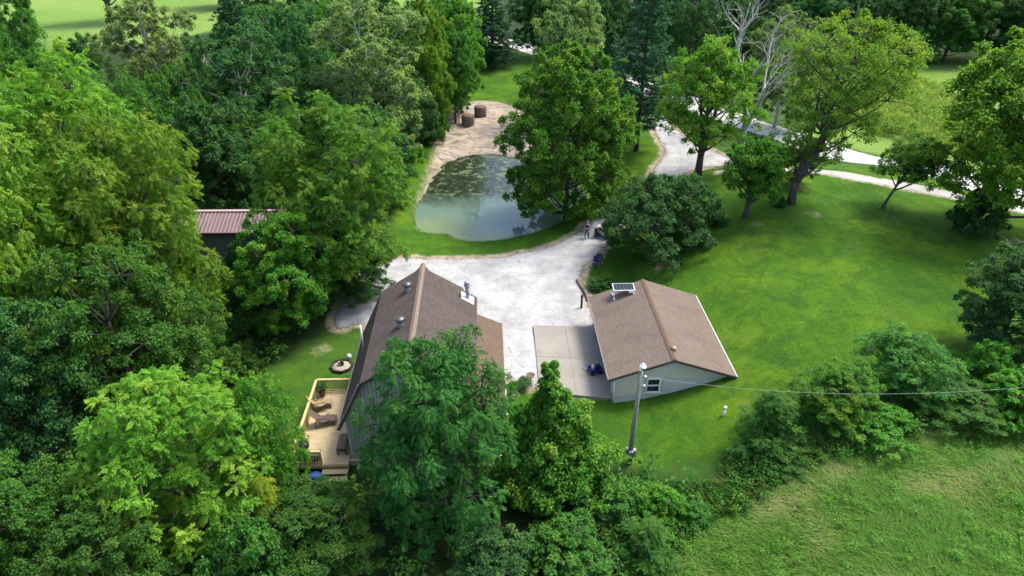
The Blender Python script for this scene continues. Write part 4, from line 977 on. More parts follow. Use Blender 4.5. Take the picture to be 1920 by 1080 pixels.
# timber edging along the bank
te = empty('timber_edging', (0, 0, 0), 0, 'low weathered timber edging between gravel and the bank behind the garage', 'edging'); ep = [at(1082, 528), at(1092, 543), at(1100, 556), at(1103, 566)]
for a, b in zip(ep[:-1], ep[1:]): MB().bar(a + Vector((0, 0, .12)), b + Vector((0, 0, .12)), .2, .34).build('timber', OLDWOOD, te)
for i, (px, py, wd, hh, lb) in enumerate([(1112, 545, 1.5, .7, 'dark leafy plant at the corner of the timber edging'), (1135, 538, 1.3, .6, 'low leafy plant just behind the garage eave'), (983, 728, 1.15, .85, 'bluish arching grass clump in the patio bed'), (962, 732, .9, .6, 'small green grass clump beside the lean-to roof')]):
    p = at(px, py); q = np.random.default_rng(90 + i); n = 3 if i < 2 else 1; PL = empty('garden_plant', p, 0, lb, 'plant')
    if i < 2:
        V, F, lv, cv = make_leaves(q, np.column_stack([q.normal(0, wd * .25, (6, 2)), np.full(6, hh * .5)]), nrm(q.normal(0, .3, (6, 3)) + [0, 0, 1]), np.full(6, wd * .3), 60, 'simple', .24, .14); me = np_mesh('plant_leaves', V, F, LEAF['dark'], {'lv': lv, 'cv': cv})
    else:
        m = 260; a = q.uniform(0, 6.28, m); d = np.column_stack([np.cos(a), np.sin(a), np.zeros(m)]); b = d * q.uniform(0, .12, m)[:, None]; up = np.array([0, 0, 1.]); s = np.column_stack([-np.sin(a), np.cos(a), np.zeros(m)]) * .02; l = wd * .5 * q.uniform(.5, 1.1, m)[:, None]; h_ = hh * q.uniform(.6, 1, m)[:, None]
        mid = b + d * l * .5 + up * h_; tip = b + d * l + up * h_ * .55; V = np.stack([b - s, b + s, mid + s, mid - s, tip + s * .1, tip - s * .1], 1).reshape(-1, 3); k = np.arange(m) * 6; F = np.concatenate([np.stack([k, k + 1, k + 2, k + 3], 1), np.stack([k + 3, k + 2, k + 4, k + 5], 1)]); lv = np.tile(q.random(m), 2); me = np_mesh('plant_blades', V, F, LEAF['cool' if i == 2 else 'mid'], {'lv': lv, 'cv': lv * .5})
    link('foliage', me, PL); MB().lathe([(.10, -.1), (.05, .12)], n=6).build('stem', BARK, PL)
ROCK = plain('bed_rock', (.30, .24, .19), .9, .15, var=.3, scale=5)
for i, (px, py, s_, lb) in enumerate([(1008, 722, .16, 'topmost of three tan rocks edging the patio corner'), (1010, 729, .2, 'middle one of three tan rocks edging the patio corner'), (1013, 735, .24, 'largest tan rock at the near patio corner'), (962, 741, .13, 'small pale rock in the grass beside the lean-to'), (971, 742, .14, 'pale flat rock in the grass under the grass clumps')]):
    q = np.random.default_rng(120 + i); bm = bmesh.new(); bmesh.ops.create_icosphere(bm, subdivisions=2, radius=s_)
    for v in bm.verts: v.co = v.co * (1 + q.normal(0, .09)); v.co.z *= .65
    me = bpy.data.meshes.new('rock'); bm.to_mesh(me); bm.free(); me.materials.append(ROCK); p = at(px, py); tag(link('rock', me, None, None, (p.x, p.y, p.z + s_ * .3)), lb, 'rock')
bb = at(995, 716); BBo = empty('bird_bath', bb, 0, 'small rusty bird bath at the edge of the patio bed', 'bird bath')
MB().lathe([(.12, 0), (.05, .06), (.04, .4), (.08, .44)], n=12).build('pedestal', plain('rust_brown', (.11, .07, .04), .8), BBo); MB().lathe([(.08, .44), (.25, .52), (.28, .58), (.25, .57), (.05, .5)], n=18).build('bowl', bpy.data.materials['rust_brown'], BBo)
# garden hose on the gravel
q = np.random.default_rng(131); hp = [at(*c, .035) for c in [(953, 652), (962, 668), (972, 682), (984, 692), (998, 690), (1003, 684)]]; hs = smooth_line([tuple(p) for p in hp], 6); tag(MB().tube([Vector((a, b, tz(a, b) + .07)) for a, b, c in hs], .022, 5).build('garden_hose', plain('grey_hose', (.14, .13, .12), .6)), 'thin dark hose lying on the gravel beside the lean-to', 'hose')
# blue wagon on the patio
wg = at(1115, 702, .12); WG = empty('garden_wagon', (wg.x, wg.y, .172), .3, 'blue tub wagon loaded with tools on the patio', 'wagon'); BLUE = plain('blue_plastic', (.02, .045, .20), .4, .4)
MB().add([(-.38, -.24, .14), (.38, -.24, .14), (.38, .24, .14), (-.38, .24, .14), (-.45, -.3, .42), (.45, -.3, .42), (.45, .3, .42), (-.45, .3, .42), (-.40, -.26, .40), (.40, -.26, .40), (.40, .26, .40), (-.40, .26, .40), (-.34, -.2, .2), (.34, -.2, .2), (.34, .2, .2), (-.34, .2, .2)],
    [(3, 2, 1, 0), (0, 1, 5, 4), (1, 2, 6, 5), (2, 3, 7, 6), (3, 0, 4, 7), (4, 5, 9, 8), (5, 6, 10, 9), (6, 7, 11, 10), (7, 4, 8, 11), (8, 9, 13, 12), (9, 10, 14, 13), (10, 11, 15, 14), (11, 8, 12, 15), (12, 13, 14, 15)]).build('tub', BLUE, WG)
for sx in (-.3, .3):
    for sy in (-.3, .3):
        ty = MB(); ty.tube([(sx, sy - .04, .12), (sx, sy + .04, .12)], .12, 14).build('wheel', BLACK, WG)
MB().tube([(-.42, 0, .2), (-.75, .02, .3), (-.95, .02, .52)], .018, 6).build('handle', DARKMETAL, WG)
tj = Vector((wg.x, wg.y, .375)); jg = MB(); jg.lathe([(.10, 0), (.12, .05), (.12, .26), (.05, .34), (.035, .4), (.01, .41)], n=12); tag(jg.build('white_jug', WHITE, None, tj + Vector((-.14, .05, 0))), 'white jug standing in the blue wagon', 'jug')
bgm = MB(); bgm.lathe([(.10, 0), (.16, .08), (.15, .3), (.09, .4), (.03, .43)], n=10); tag(bgm.build('black_bag', BLACK, None, tj + Vector((.15, .02, 0))), 'black bag slumped in the blue wagon', 'bag')
# round bales on the dirt bank
def bale_mat():
    t = NT('old_hay'); v = t.mapping(t.coord('Object'), (3, 3, 20)); f = t.noise(1.5, 5, .7, vec=v); t.bump(f, .9, .05); return t.fin(t.ramp(f, [(.3, (.085, .058, .045)), (.7, (.20, .15, .12))]), .95, .1)
BALE = bale_mat()
for px, py, rz0, lb in [(878, 236, .3, 'nearer brown round bale on the dirt bank'), (901, 219, .9, 'farther brown round bale on the dirt bank')]:
    p = at(px, py); b = MB(); b.lathe([(.5, -.05), (.76, .0), (.82, .12), (.83, .7), (.82, 1.35), (.74, 1.48), (.4, 1.5), (.02, 1.49)], n=28)
    q = np.random.default_rng(px); b.v = [(x * (1 + q.normal(0, .012)), y * (1 + q.normal(0, .012)), z) for x, y, z in b.v]; o = empty('hay_bale', p, rz0, lb, 'hay bale', 'bales on the dirt bank'); b.build('bale_body', BALE, o)
    tw = MB()
    for zz in (.3, .6, .9, 1.2): tw.lathe([(.835, zz), (.842, zz + .02), (.835, zz + .04)], n=28)
    tag(tw.build('twine', plain('twine', (.12, .10, .08), .9), o), kind='stuff')

# ------------------------------------------------------------------ people
SKIN = plain('skin', (.42, .25, .18), .6, .3, var=.05)
def person(name, loc, rz, joints, shirt, trousers, hair, label, stripes=None):
    """one skinned figure; joints: name -> (position, radius); edges follow the body"""
    J = dict(joints); E = [('pelvis', 'waist'), ('waist', 'chest'), ('chest', 'neck'), ('neck', 'head'), ('head', 'crown')]
    for s_ in 'lr': E += [('pelvis', 'hip' + s_), ('hip' + s_, 'knee' + s_), ('knee' + s_, 'ankle' + s_), ('ankle' + s_, 'toe' + s_), ('chest', 'sh' + s_), ('sh' + s_, 'elb' + s_), ('elb' + s_, 'wr' + s_), ('wr' + s_, 'palm' + s_)]
    for s_ in 'lr':
        w_, pm = Vector(J['wr' + s_][0]), Vector(J['palm' + s_][0]); d = (pm - w_).normalized(); sd = d.cross(Vector((0, 1, .2))).normalized()
        for k, (o_, l_) in enumerate(((-.03, .075), (-.01, .088), (.012, .083), (.032, .062))):
            J[f'f{k}{s_}'] = (tuple(pm + sd * o_ + d * .035), .009); J[f'g{k}{s_}'] = (tuple(pm + sd * o_ + d * l_ + Vector((0, .012, 0))), .008); E += [('palm' + s_, f'f{k}{s_}'), (f'f{k}{s_}', f'g{k}{s_}')]
        J['th' + s_] = (tuple(w_ + d * .04 + sd * -.045), .010); E += [('wr' + s_, 'th' + s_)]
    names = list(J); idx = {n: i for i, n in enumerate(names)}
    me = bpy.data.meshes.new('skin_src'); me.from_pydata([J[n][0] for n in names], [(idx[a], idx[b]) for a, b in E], []); o = bpy.data.objects.new('skin_src', me); COL.objects.link(o)
    m = o.modifiers.new('s', 'SKIN'); m.use_smooth_shade = True; sub = o.modifiers.new('u', 'SUBSURF'); sub.levels = 1
    for i, n in enumerate(names): me.skin_vertices[0].data[i].radius = (J[n][1],) * 2; me.skin_vertices[0].data[i].use_root = (n == 'pelvis')
    dg = bpy.context.evaluated_depsgraph_get(); dg.update(); body = bpy.data.meshes.new_from_object(o.evaluated_get(dg)); bpy.data.objects.remove(o)
    body.materials.clear()
    for mt in (shirt, trousers, SKIN, BLACK, stripes or shirt): body.materials.append(mt)
    P = {n: Vector(J[n][0]) for n in J}
    for f in body.polygons:
        c = f.center; best = min(P, key=lambda n: (P[n] - c).length - J[n][1] * .5)
        k = 0
        if best in ('head', 'crown', 'neck') or best[:2] in ('wr', 'pa', 'th') or best[0] in 'fg' or best[:3] == 'elb': k = 2
        elif best[:4] in ('knee', 'ankl') or best[:3] == 'hip' or best == 'pelvis': k = 1
        elif best[:3] == 'toe': k = 3
        if k == 0 and stripes and (c - P['waist']).length < .5 and int((c.z - P['waist'].z + 5) / .09) % 2: k = 4
        f.material_index = k; f.use_smooth = True
    root = empty(name, loc, rz, label, 'person'); link('body', body, root)
    hd, cr = P['head'], P['crown']; hm = MB(); hm.lathe([(.10, -.02), (.112, .04), (.098, .10), (.06, .14), (.01, .155)], (0, 0, 0), 14); ax = (cr - hd).normalized(); q = ax.to_track_quat('Z', 'Y')
    hm.v = [tuple(q @ Vector(v) + hd + ax * .03 - Vector((0, .012, 0))) for v in hm.v]; hm.build('hair', hair, root)
    fm = MB(); fwd_ = q @ Vector((0, 1, 0)); rt = q @ Vector((1, 0, 0))
    fm.box(tuple(hd + fwd_ * .105 - ax * .01), (.022, .03, .04)); fm.build('nose', SKIN, root)
    for s_ in (-1, 1):
        e = MB(); e.lathe([(.002, -.008), (.009, 0), (.002, .008)], tuple(hd + fwd_ * .092 + rt * .035 * s_ + ax * .015), 8); e.build('eye', BLACK, root)
        e = MB(); e.box(tuple(hd + rt * .1 * s_), (.02, .03, .05)); e.build('ear', SKIN, root)
    e = MB(); e.box(tuple(hd + fwd_ * .093 - ax * .055), (.05, .012, .01)); e.build('mouth', plain('lips', (.3, .1, .09), .5), root)
    return root
stand = {'pelvis': ((0, 0, .95), .14), 'waist': ((0, 0, 1.1), .145), 'chest': ((0, 0, 1.34), .155), 'neck': ((0, 0, 1.5), .055), 'head': ((0, .015, 1.62), .095), 'crown': ((0, .01, 1.72), .075)}
for s_, sg in (('l', -1), ('r', 1)):
    stand.update({'hip' + s_: ((.10 * sg, 0, .88), .10), 'knee' + s_: ((.14 * sg, .02, .48), .068), 'ankle' + s_: ((.17 * sg, 0, .08), .048), 'toe' + s_: ((.19 * sg, .15, .04), .038),
                  'sh' + s_: ((.19 * sg, 0, 1.40), .07), 'elb' + s_: ((.27 * sg, -.03, 1.13), .047), 'wr' + s_: ((.22 * sg, .10, .93), .033), 'palm' + s_: ((.20 * sg, .15, .88), .034)})
JEANS = plain('blue_jeans', (.035, .055, .095), .85, .15); NAVY = plain('navy_shirt', (.03, .03, .06), .85); PALE = plain('pale_stripe', (.42, .42, .46), .85); PINKW = plain('pinkish_white_shirt', (.50, .44, .47), .85); DKPANT = plain('dark_trousers', (.015, .02, .035), .85)
q1 = at(1100, 448); person('person', q1, R(150), stand, NAVY, JEANS, plain('grey_hair', (.22, .20, .18), .8), 'person in navy and white striped top and jeans standing on the gravel drive', PALE)
bend = dict(stand); sh_ = lambda p, k: (p[0] , p[1] + k, p[2])
bend.update({'waist': ((0, .08, 1.06), .15), 'chest': ((0, .30, 1.20), .165), 'neck': ((0, .46, 1.28), .055), 'head': ((0, .58, 1.33), .095), 'crown': ((0, .66, 1.36), .075)})
for s_, sg in (('l', -1), ('r', 1)): bend.update({'sh' + s_: ((.19 * sg, .34, 1.22), .07), 'elb' + s_: ((.25 * sg, .50, .98), .047), 'wr' + s_: ((.2 * sg, .70, .95), .033), 'palm' + s_: ((.19 * sg, .78, .95), .034)})
q2 = at(1116, 447); person('person', q2, R(-70), bend, PINKW, DKPANT, plain('auburn_hair', (.07, .02, .018), .7), 'person in pinkish white shirt bending over the utility cart')
# utility cart
CR = plain('cream_body', (.48, .44, .36), .45, .4, var=.06)
q3 = at(1146, 441); UC = empty('utility_cart', q3, R(-62), 'cream utility cart with roll cage parked under the dark rounded tree', 'cart')
MB().add([(-.6, -1.2, .38), (.6, -1.2, .38), (.6, 1.2, .38), (-.6, 1.2, .38), (-.62, -1.22, .75), (.62, -1.22, .75), (.62, .5, .62), (-.62, .5, .62), (.55, 1.25, .72), (-.55, 1.25, .72), (.58, .7, .88), (-.58, .7, .88)],
    [(3, 2, 1, 0), (0, 1, 5, 4), (1, 2, 8, 10, 6, 5), (3, 0, 4, 7, 11, 9), (2, 3, 9, 8), (8, 9, 11, 10), (10, 11, 7, 6), (6, 7, 4, 5)]).build('body', CR, UC)
MB().box((0, -.85, .86), (1.25, .75, .2)).build('cargo_bed', BLACK, UC); MB().box((0, -.2, .80), (1.05, .45, .16)).build('seat', BLACK, UC); MB().box((0, -.42, 1.05), (1.05, .1, .42)).build('seat_back', BLACK, UC)
MB().box((.635, -.3, .60), (.02, 1.6, .08)).build('side_stripe', BLACK, UC); MB().box((-.635, -.3, .60), (.02, 1.6, .08)).build('side_stripe', BLACK, UC)
for sx in (-.55, .55): MB().tube([(sx, -.5, .75), (sx, -.48, 1.55), (sx, -.2, 1.82), (sx, .2, 1.80), (sx, .55, 1.45), (sx, .72, .88)], .03, 8).build('roll_bar', plain('pale_bar', (.50, .52, .45), .4) if sx < 0 else bpy.data.materials['pale_bar'], UC)
MB().slab([(-.6, -.5, 1.86), (.6, -.5, 1.86), (.6, .3, 1.84), (-.6, .3, 1.84)], .05).build('canopy', BLACK, UC)
st = MB(); st.tube([(-.3, .45, .9), (-.3, .22, 1.12)], .02, 6); st.build('steering_column', BLACK, UC)
for sx in (-.62, .62):
    for sy in (-.82, .85):
        wh = empty('wheel', (sx, sy, .3)); wh.parent = UC
        MB().tube([(-.12, 0, 0), (-.1, 0, 0), (.1, 0, 0), (.12, 0, 0)], [.24, .3, .3, .24], 18).build('tyre', BLACK, wh); MB().tube([(-.125, 0, 0), (.125, 0, 0)], .15, 12).build('rim', METAL, wh)
for sx in (-.4, .4): MB().lathe([(.09, 0), (.09, .03), (.02, .04)], (sx, 1.2, .66), 10).build('headlight', WHITE, UC)
# camp chairs at the lawn rim
for i, (px, py, fab, lb) in enumerate([(1116, 503, plain('navy_canvas', (.025, .03, .07), .85), 'dark blue folding camp chair at the gravel edge'), (1123, 498, plain('charcoal_canvas', (.03, .035, .035), .85), 'charcoal folding camp chair with pale top at the gravel edge')]):
    p = at(px, py); o = empty('camp_chair', p, R(160 + 15 * i), lb, 'chair')
    MB().slab([(-.25, -.22, .42), (.25, -.22, .42), (.25, .24, .44), (-.25, .24, .44)], .03).build('seat', fab, o); MB().slab([(-.26, -.22, .46), (.26, -.22, .46), (.26, -.36, .95), (-.26, -.36, .95)][::-1], .03).build('backrest', fab, o)
    for sx in (-.28, .28):
        MB().tube([(sx, -.3, 0), (sx, .26, .45)], .014, 6).build('leg', METAL, o); MB().tube([(sx, .3, 0), (sx, -.36, .95)], .014, 6).build('leg', METAL, o); MB().tube([(sx, -.3, .66), (sx, .25, .66)], .022, 6).build('armrest', fab, o)

# ------------------------------------------------------------------ trees: where they stand
WL = 'trees of the wood on the left'
tree('ash', 115, 112, 39, 12.5, 'lime', 'ash_tree', 'huge yellow green tree filling the left edge, tallest in the left foreground', group=WL)
tree('ash', 252, 225, 37, 9.2, 'lime', 'ash_tree', 'large bright feathery tree left of the red roofed shed', group=WL)
tree('ash2', 12, 265, 32, 9, 'lime', 'ash_tree', 'bright tree cut by the left edge, in front of the tallest one', group=WL)
tree('oak', 205, 455, 30, 9, 'mid', 'broadleaf_tree', 'shaded mid green tree below the tallest left tree, trunk showing through', group=WL)
tree('maple2', 45, 560, 27, 8, 'cool', 'broadleaf_tree', 'dark shaded tree at the left edge beside the bright foreground tree', group=WL)
tree('oak', 345, 545, 33, 5.6, 'mid', 'broadleaf_tree', 'mid green tree below the red roofed shed, left of the shaded lawn', group=WL)
FG = 'foreground trees below the house'
tree('ash2', 320, 692, 22.5, 8.6, 'lime', 'ash_tree', 'vivid lime green feathery tree in the left foreground, its tip below the shaded lawn', group=FG)
tree('ash2', 497, 706, 24.5, 4.0, 'bright', 'ash_tree', 'slim pale lime tree just left of the deck', group=FG)
tree('maple', 30, 850, 19, 6.5, 'mid', 'broadleaf_tree', 'mid green tree in the bottom left corner', group=FG)
tree('maple2', 190, 945, 18, 6, 'mid', 'broadleaf_tree', 'low mid green tree at the bottom edge under the lime tree', group=FG)
tree('maple2', 600, 895, 20.8, 6.0, 'mid', 'broadleaf_tree', 'leafy green tree below the deck, between lime tree and dark tree', group=FG)
tree('bush', 470, 965, 19, 5, 'mid', 'shrub', 'broad green shrub at the bottom edge right of the lime tree', 'shrub')
tree('sapling', 512, 895, 21.5, 2.4, 'gold', 'sapling', 'small yellowing sapling below the deck', 'sapling')
tree('walnut', 822, 630, 23.4, 7.5, 'deep', 'walnut_tree', 'tall dark green feathery tree in front of the house', group=FG)
tree('vine', 1050, 682, 26.3, 6.6, 'bright', 'vine_covered_tree', 'pointed vine covered tree in front of the patio', group=FG, rot=0)
tree('bush', 980, 760, 26.2, 3.2, 'bright', 'shrub', 'light green shrub between the dark feathery tree and the vine covered tree', 'shrub')
tree('bush', 1150, 885, 24.2, 4.2, 'mid', 'shrub', 'dense shrub at the foot of the utility pole', 'shrub')
tree('bush', 1075, 960, 20.8, 5.2, 'mid', 'shrub', 'wide dark shrub at the bottom edge under the vine covered tree', 'shrub')
tree('bush', 925, 980, 20.0, 4.6, 'cool', 'shrub', 'bluish green shrub at the bottom edge under the dark feathery tree', 'shrub')
tree('bush', 1235, 905, 23.6, 3.6, 'bright', 'shrub', 'bright green shrub right of the utility pole foot', 'shrub')
tree('sapling', 1215, 975, 21.3, 3.2, 'mid', 'sapling', 'leafy sapling at the lower edge of the bushes below the pole', 'sapling')
tree('bush', 1300, 925, 23.4, 2.6, 'mid', 'shrub', 'small shrub where the bushes meet the tall meadow grass', 'shrub')
HR = 'bushes of the hedgerow on the right'
tree('sapling', 1442, 733, 27.2, 4.0, 'mid', 'sapling', 'upright dark green sapling in the hedgerow right of the white pipe', 'sapling', HR)
tree('bush', 1475, 815, 26.0, 3.6, 'mid', 'shrub', 'spreading shrub at the foot of the upright hedgerow sapling', 'shrub', HR)
tree('bush', 1385, 850, 25.8, 2.2, 'mid', 'shrub', 'low shrub at the left end of the hedgerow', 'shrub', HR)
tree('maple2', 1572, 680, 28.0, 4.8, 'bright', 'young_tree', 'light green young tree in the hedgerow under the power line', 'tree', HR)
tree('ash2', 1702, 610, 30.0, 5.4, 'mid', 'young_tree', 'taller dark young tree with pale tip in the hedgerow', 'tree', HR)
tree('bush', 1640, 770, 27.0, 4.4, 'bright', 'shrub', 'yellow green shrub below the taller hedgerow tree', 'shrub', HR)
tree('maple2', 1800, 695, 28.2, 5.0, 'mid', 'young_tree', 'dark bushy tree in the hedgerow near the right edge', 'tree', HR)
tree('maple', 1915, 462, 33.5, 6.4, 'cool', 'broadleaf_tree', 'dark tree cut by the right edge beside the lawn', 'tree', HR)
tree('bush', 1905, 690, 28.2, 4.8, 'bright', 'shrub', 'green shrub cut by the right edge above the meadow', 'shrub', HR)
tree('bush', 1850, 640, 30.5, 3.6, 'bright', 'shrub', 'sunlit shrub at the lawn corner on the right', 'shrub', HR)
# beside and behind the house
tree('ash', 618, 183, 45.5, 11.2, 'bright', 'ash_tree', 'big bright green tree behind the house, left of the pond', 'tree')
tree('maple', 532, 400, 41.0, 7.6, 'bright', 'broadleaf_tree', 'rounded bright tree right of the red roofed shed', 'tree')
tree('maple2', 655, 430, 45.0, 6.5, 'dark', 'broadleaf_tree', 'dark tree in shade under the big bright tree behind the house', 'tree')
tree('bush', 375, 602, 38.5, 4.6, 'bright', 'shrub', 'green shrub at the edge of the shaded lawn below the shed', 'shrub')
tree('bush', 372, 462, 44.5, 3.6, 'mid', 'shrub', 'low shrub against the shed wall', 'shrub')
tree('bush', 455, 455, 44.5, 3.8, 'cool', 'shrub', 'bluish shrub hiding the right end of the shed wall', 'shrub')
tree('bush', 455, 640, 36.5, 3.4, 'mid', 'shrub', 'dim shrub under the rounded bright tree', 'shrub')
tree('bush', 300, 640, 34, 5, 'mid', 'shrub', 'shrub in the dim understorey left of the shaded lawn', 'shrub')
# wood behind
tree('cotton', 290, 0, 74, 11, 'pale', 'cottonwood_tree', 'tall pale green tree in front of the far pasture', group=WL)
tree('maple', 160, 68, 86, 7.5, 'cool', 'broadleaf_tree', 'small dark tree at the pasture edge in the upper left', group=WL)
tree('oak', 20, -30, 82, 8, 'mid', 'broadleaf_tree', 'dark tree in the upper left corner', group=WL)
tree('cotton', 452, 45, 66, 11, 'cool', 'cottonwood_tree', 'grey green tree right of the tall pale one', group=WL)
tree('oak', 545, 10, 80, 10.5, 'cool', 'broadleaf_tree', 'dark tree behind the grey green one in the upper wood', group=WL)
tree('cotton', 690, -5, 71, 13, 'pale', 'cottonwood_tree', 'broad pale grey green tree above the big bright tree', group=WL)
tree('maple', 610, 10, 92, 10, 'mid', 'broadleaf_tree', 'mid green tree at the top edge left of the broad pale tree', group=WL)
tree('spruce', 445, -40, 108, 10, 'needle', 'spruce_tree', 'blackish conifer at the top edge beside the far pasture', group=WL)
tree('maple2', 795, 0, 83, 7.5, 'lime', 'broadleaf_tree', 'yellow tinged tree right of the broad pale tree', group=WL)
tree('maple', 852, -8, 94, 8.5, 'bright', 'broadleaf_tree', 'light green tree at the top edge by the strip of lawn', group=WL)
tree('oak', 850, 58, 89, 6.5, 'mid', 'broadleaf_tree', 'green tree at the wood edge above the two bales', group=WL)
tree('spruce', 925, -38, 120, 11, 'needle', 'hemlock_tree', 'dark drooping conifer at the head of the strip of lawn', group=WL)
tree('maple2', 758, 118, 77, 8.5, 'cool', 'broadleaf_tree', 'dark tree hanging over the dirt bank', group=WL)
tree('maple', 402, 190, 57, 8.5, 'cool', 'broadleaf_tree', 'dark tree above the right end of the red roof', group=WL)
tree('oak', 480, 205, 60, 8.5, 'mid', 'broadleaf_tree', 'mid green tree just left of the big bright tree', group=WL)
tree('maple2', 700, 200, 63, 7.5, 'cool', 'broadleaf_tree', 'dark green tree between the big bright tree and the dirt bank', group=WL)
tree('oak', 335, 125, 61, 6.5, 'mid', 'broadleaf_tree', 'narrow tree with twin stems under the tall pale tree', group=WL)
tree('ash', 222, 140, 53, 8.5, 'mid', 'ash_tree', 'green tree behind the tallest left tree', group=WL)
tree('maple', 65, 92, 60, 9.5, 'mid', 'broadleaf_tree', 'tree behind the tallest one, under the upper left corner', group=WL)
tree('bush', 752, 225, 72, 5, 'bright', 'shrub', 'shrub at the wood edge beside the dirt bank', 'shrub')
tree('bush', 812, 175, 82, 4.5, 'mid', 'shrub', 'shrub at the wood edge above the bales', 'shrub')
tree('bush', 720, 285, 62, 5, 'bright', 'shrub', 'bright shrub at the top of the grass strip left of the pond', 'shrub')
# middle
tree('syca', 1070, 90, 60.5, 12.2, 'bright', 'sycamore_tree', 'big cone shaped tree leaning over the pond', 'tree', rot=.4)
tree('maple', 1072, -15, 88, 10.5, 'pale', 'broadleaf_tree', 'green tree behind the cone shaped pond tree', 'tree')
tree('maple2', 1048, 38, 100, 6, 'mid', 'broadleaf_tree', 'small tree beside the far bend of the road', 'tree')
tree('pine', 1205, -45, 76, 10.5, 'needle', 'pine_tree', 'tall dark pine right of the pond tree', 'tree')
tree('spruce', 1140, 60, 84, 7, 'needle', 'spruce_tree', 'dark conifer between the pond tree and the tall pine', 'tree')
tree('yard', 1332, 70, 67, 10.8, 'lime', 'broadleaf_tree', 'yellow topped tree with forked dark trunk by the gravel drive', 'tree')
tree('lolly', 1417, 260, 53, 5.4, 'bright', 'broadleaf_tree', 'small round headed tree on a stout grey trunk on the lawn', 'tree')
tree('airy', 1600, 26, 55, 11.6, 'lime', 'silver_maple_tree', 'large airy tree with split trunk and bare top branches', 'tree', rot=0.0, base_dx=-4.0)
tree('oak', 1498, 255, 59.5, 4.6, 'mid', 'broadleaf_tree', 'small dark stemmed tree just behind the large airy tree', 'tree')
tree('lean', 1715, 258, 54.5, 6.4, 'mid', 'leaning_tree', 'small tree leaning right on a thin stem beside the path', 'tree', rot=0.0, base_dx=-2.6)
tree('bush', 1837, 345, 49.5, 4.4, 'dark', 'shrub', 'dark upright shrub under the large right hand tree', 'shrub')
tree('maple', 1955, 40, 50.0, 14.0, 'lime', 'maple_tree', 'large yellow green tree cut by the right edge', 'tree')
tree('pear', 1240, 330, 51.0, 10.0, 'cool', 'pear_tree', 'dark rounded tree spreading over the lawn behind the garage', 'tree', rot=1.0)
tree('bush', 1340, 385, 53.0, 2.6, 'dark', 'shrub', 'dark shrub at the right skirt of the rounded lawn tree', 'shrub')
tree('bush', 1460, 364, 54.5, 1.5, 'dark', 'shrub', 'little dark shrub on the lawn between two trunks', 'shrub')
tree('bush', 1420, 255, 68.0, 6, 'dark', 'shrub', 'dark shrub thicket at the foot of the dead tree', 'shrub')
tree('cotton', 1480, 15, 82, 9, 'pale', 'cottonwood_tree', 'pale thin tree behind the dead tree', 'tree')
BR = 'dark trees along the far side of the field'
for i, (px, top, Y, wd, mt, kd, lb) in enumerate([
    (1300, -30, 100, 10, 'dark', 'oak', 'dark tree at the top edge right of the tall pine'), (1370, 0, 108, 10, 'dark', 'maple', 'dark tree behind the yellow topped tree'),
    (1430, -20, 112, 10, 'dark', 'oak', 'dark tree at the top edge behind the dead tree'), (1550, -40, 120, 12, 'cool', 'maple', 'dark tree behind the bare top of the airy tree'),
    (1640, -20, 118, 11, 'dark', 'oak', 'dark tree behind the right side of the airy tree crown'), (1720, -45, 117, 12, 'cool', 'maple2', 'dark tree at the far end of the field, left of the brighter one'),
    (1795, -35, 118, 12, 'mid', 'maple', 'brighter tree at the far end of the field'), (1870, -50, 119, 12, 'cool', 'oak', 'dark tree at the top right corner beyond the field'),
    (1940, -30, 112, 12, 'dark', 'maple2', 'dark tree at the far right beyond the field'), (1240, -55, 118, 11, 'dark', 'maple', 'dark tree showing above the tall pine'),
    (1120, -50, 120, 11, 'dark', 'oak', 'dark tree far behind the pond tree'), (1010, -50, 128, 11, 'dark', 'maple', 'dark tree where the road leaves the picture')]):
    tree(kd, px, top, Y, wd, mt, 'broadleaf_tree', lb, 'tree', BR)
for i, (px, Y, wd, kd, mt) in enumerate([(1080, 146, 13, 'oak', 'dark'), (1175, 140, 13, 'maple', 'dark'), (1270, 142, 13, 'oak', 'cool'), (1345, 136, 13, 'maple2', 'dark'), (1420, 140, 13, 'oak', 'dark'), (1500, 138, 13, 'maple', 'cool'), (1590, 142, 14, 'oak', 'dark'), (1670, 138, 14, 'maple2', 'dark'), (1760, 141, 14, 'oak', 'dark'), (1850, 139, 14, 'maple', 'dark'), (1925, 136, 14, 'oak', 'dark')]):
    x_ = (px - 960) / FPX * (Y * CP + 20 * SP); place(kd, x_, Y, tz(x_, Y), 14.5 + (i * 7 % 5) * .7, wd, mt, 'forest_tree', 'dark tree deep in the far wood along the top edge, right of the pond tree', 'tree', 'trees deep in the far wood')
p_ = flat(205, 40, 0); place('yard', p_[0] + .6, p_[1], 0, 19, 15, 'mid', 'broadleaf_tree', 'lone tree standing in the far pasture', 'tree')
for (px, py, hh, ww) in [(420, 12, 15, 13), (540, 5, 16, 13), (660, 0, 15, 13)]:
    q_ = flat(px, py, 0); place('oak', q_[0], q_[1], 0, hh, ww, 'dark', 'broadleaf_tree', 'dark tree of the far wood behind the pasture, at the top edge', 'tree', 'far wood trees at the top edge')
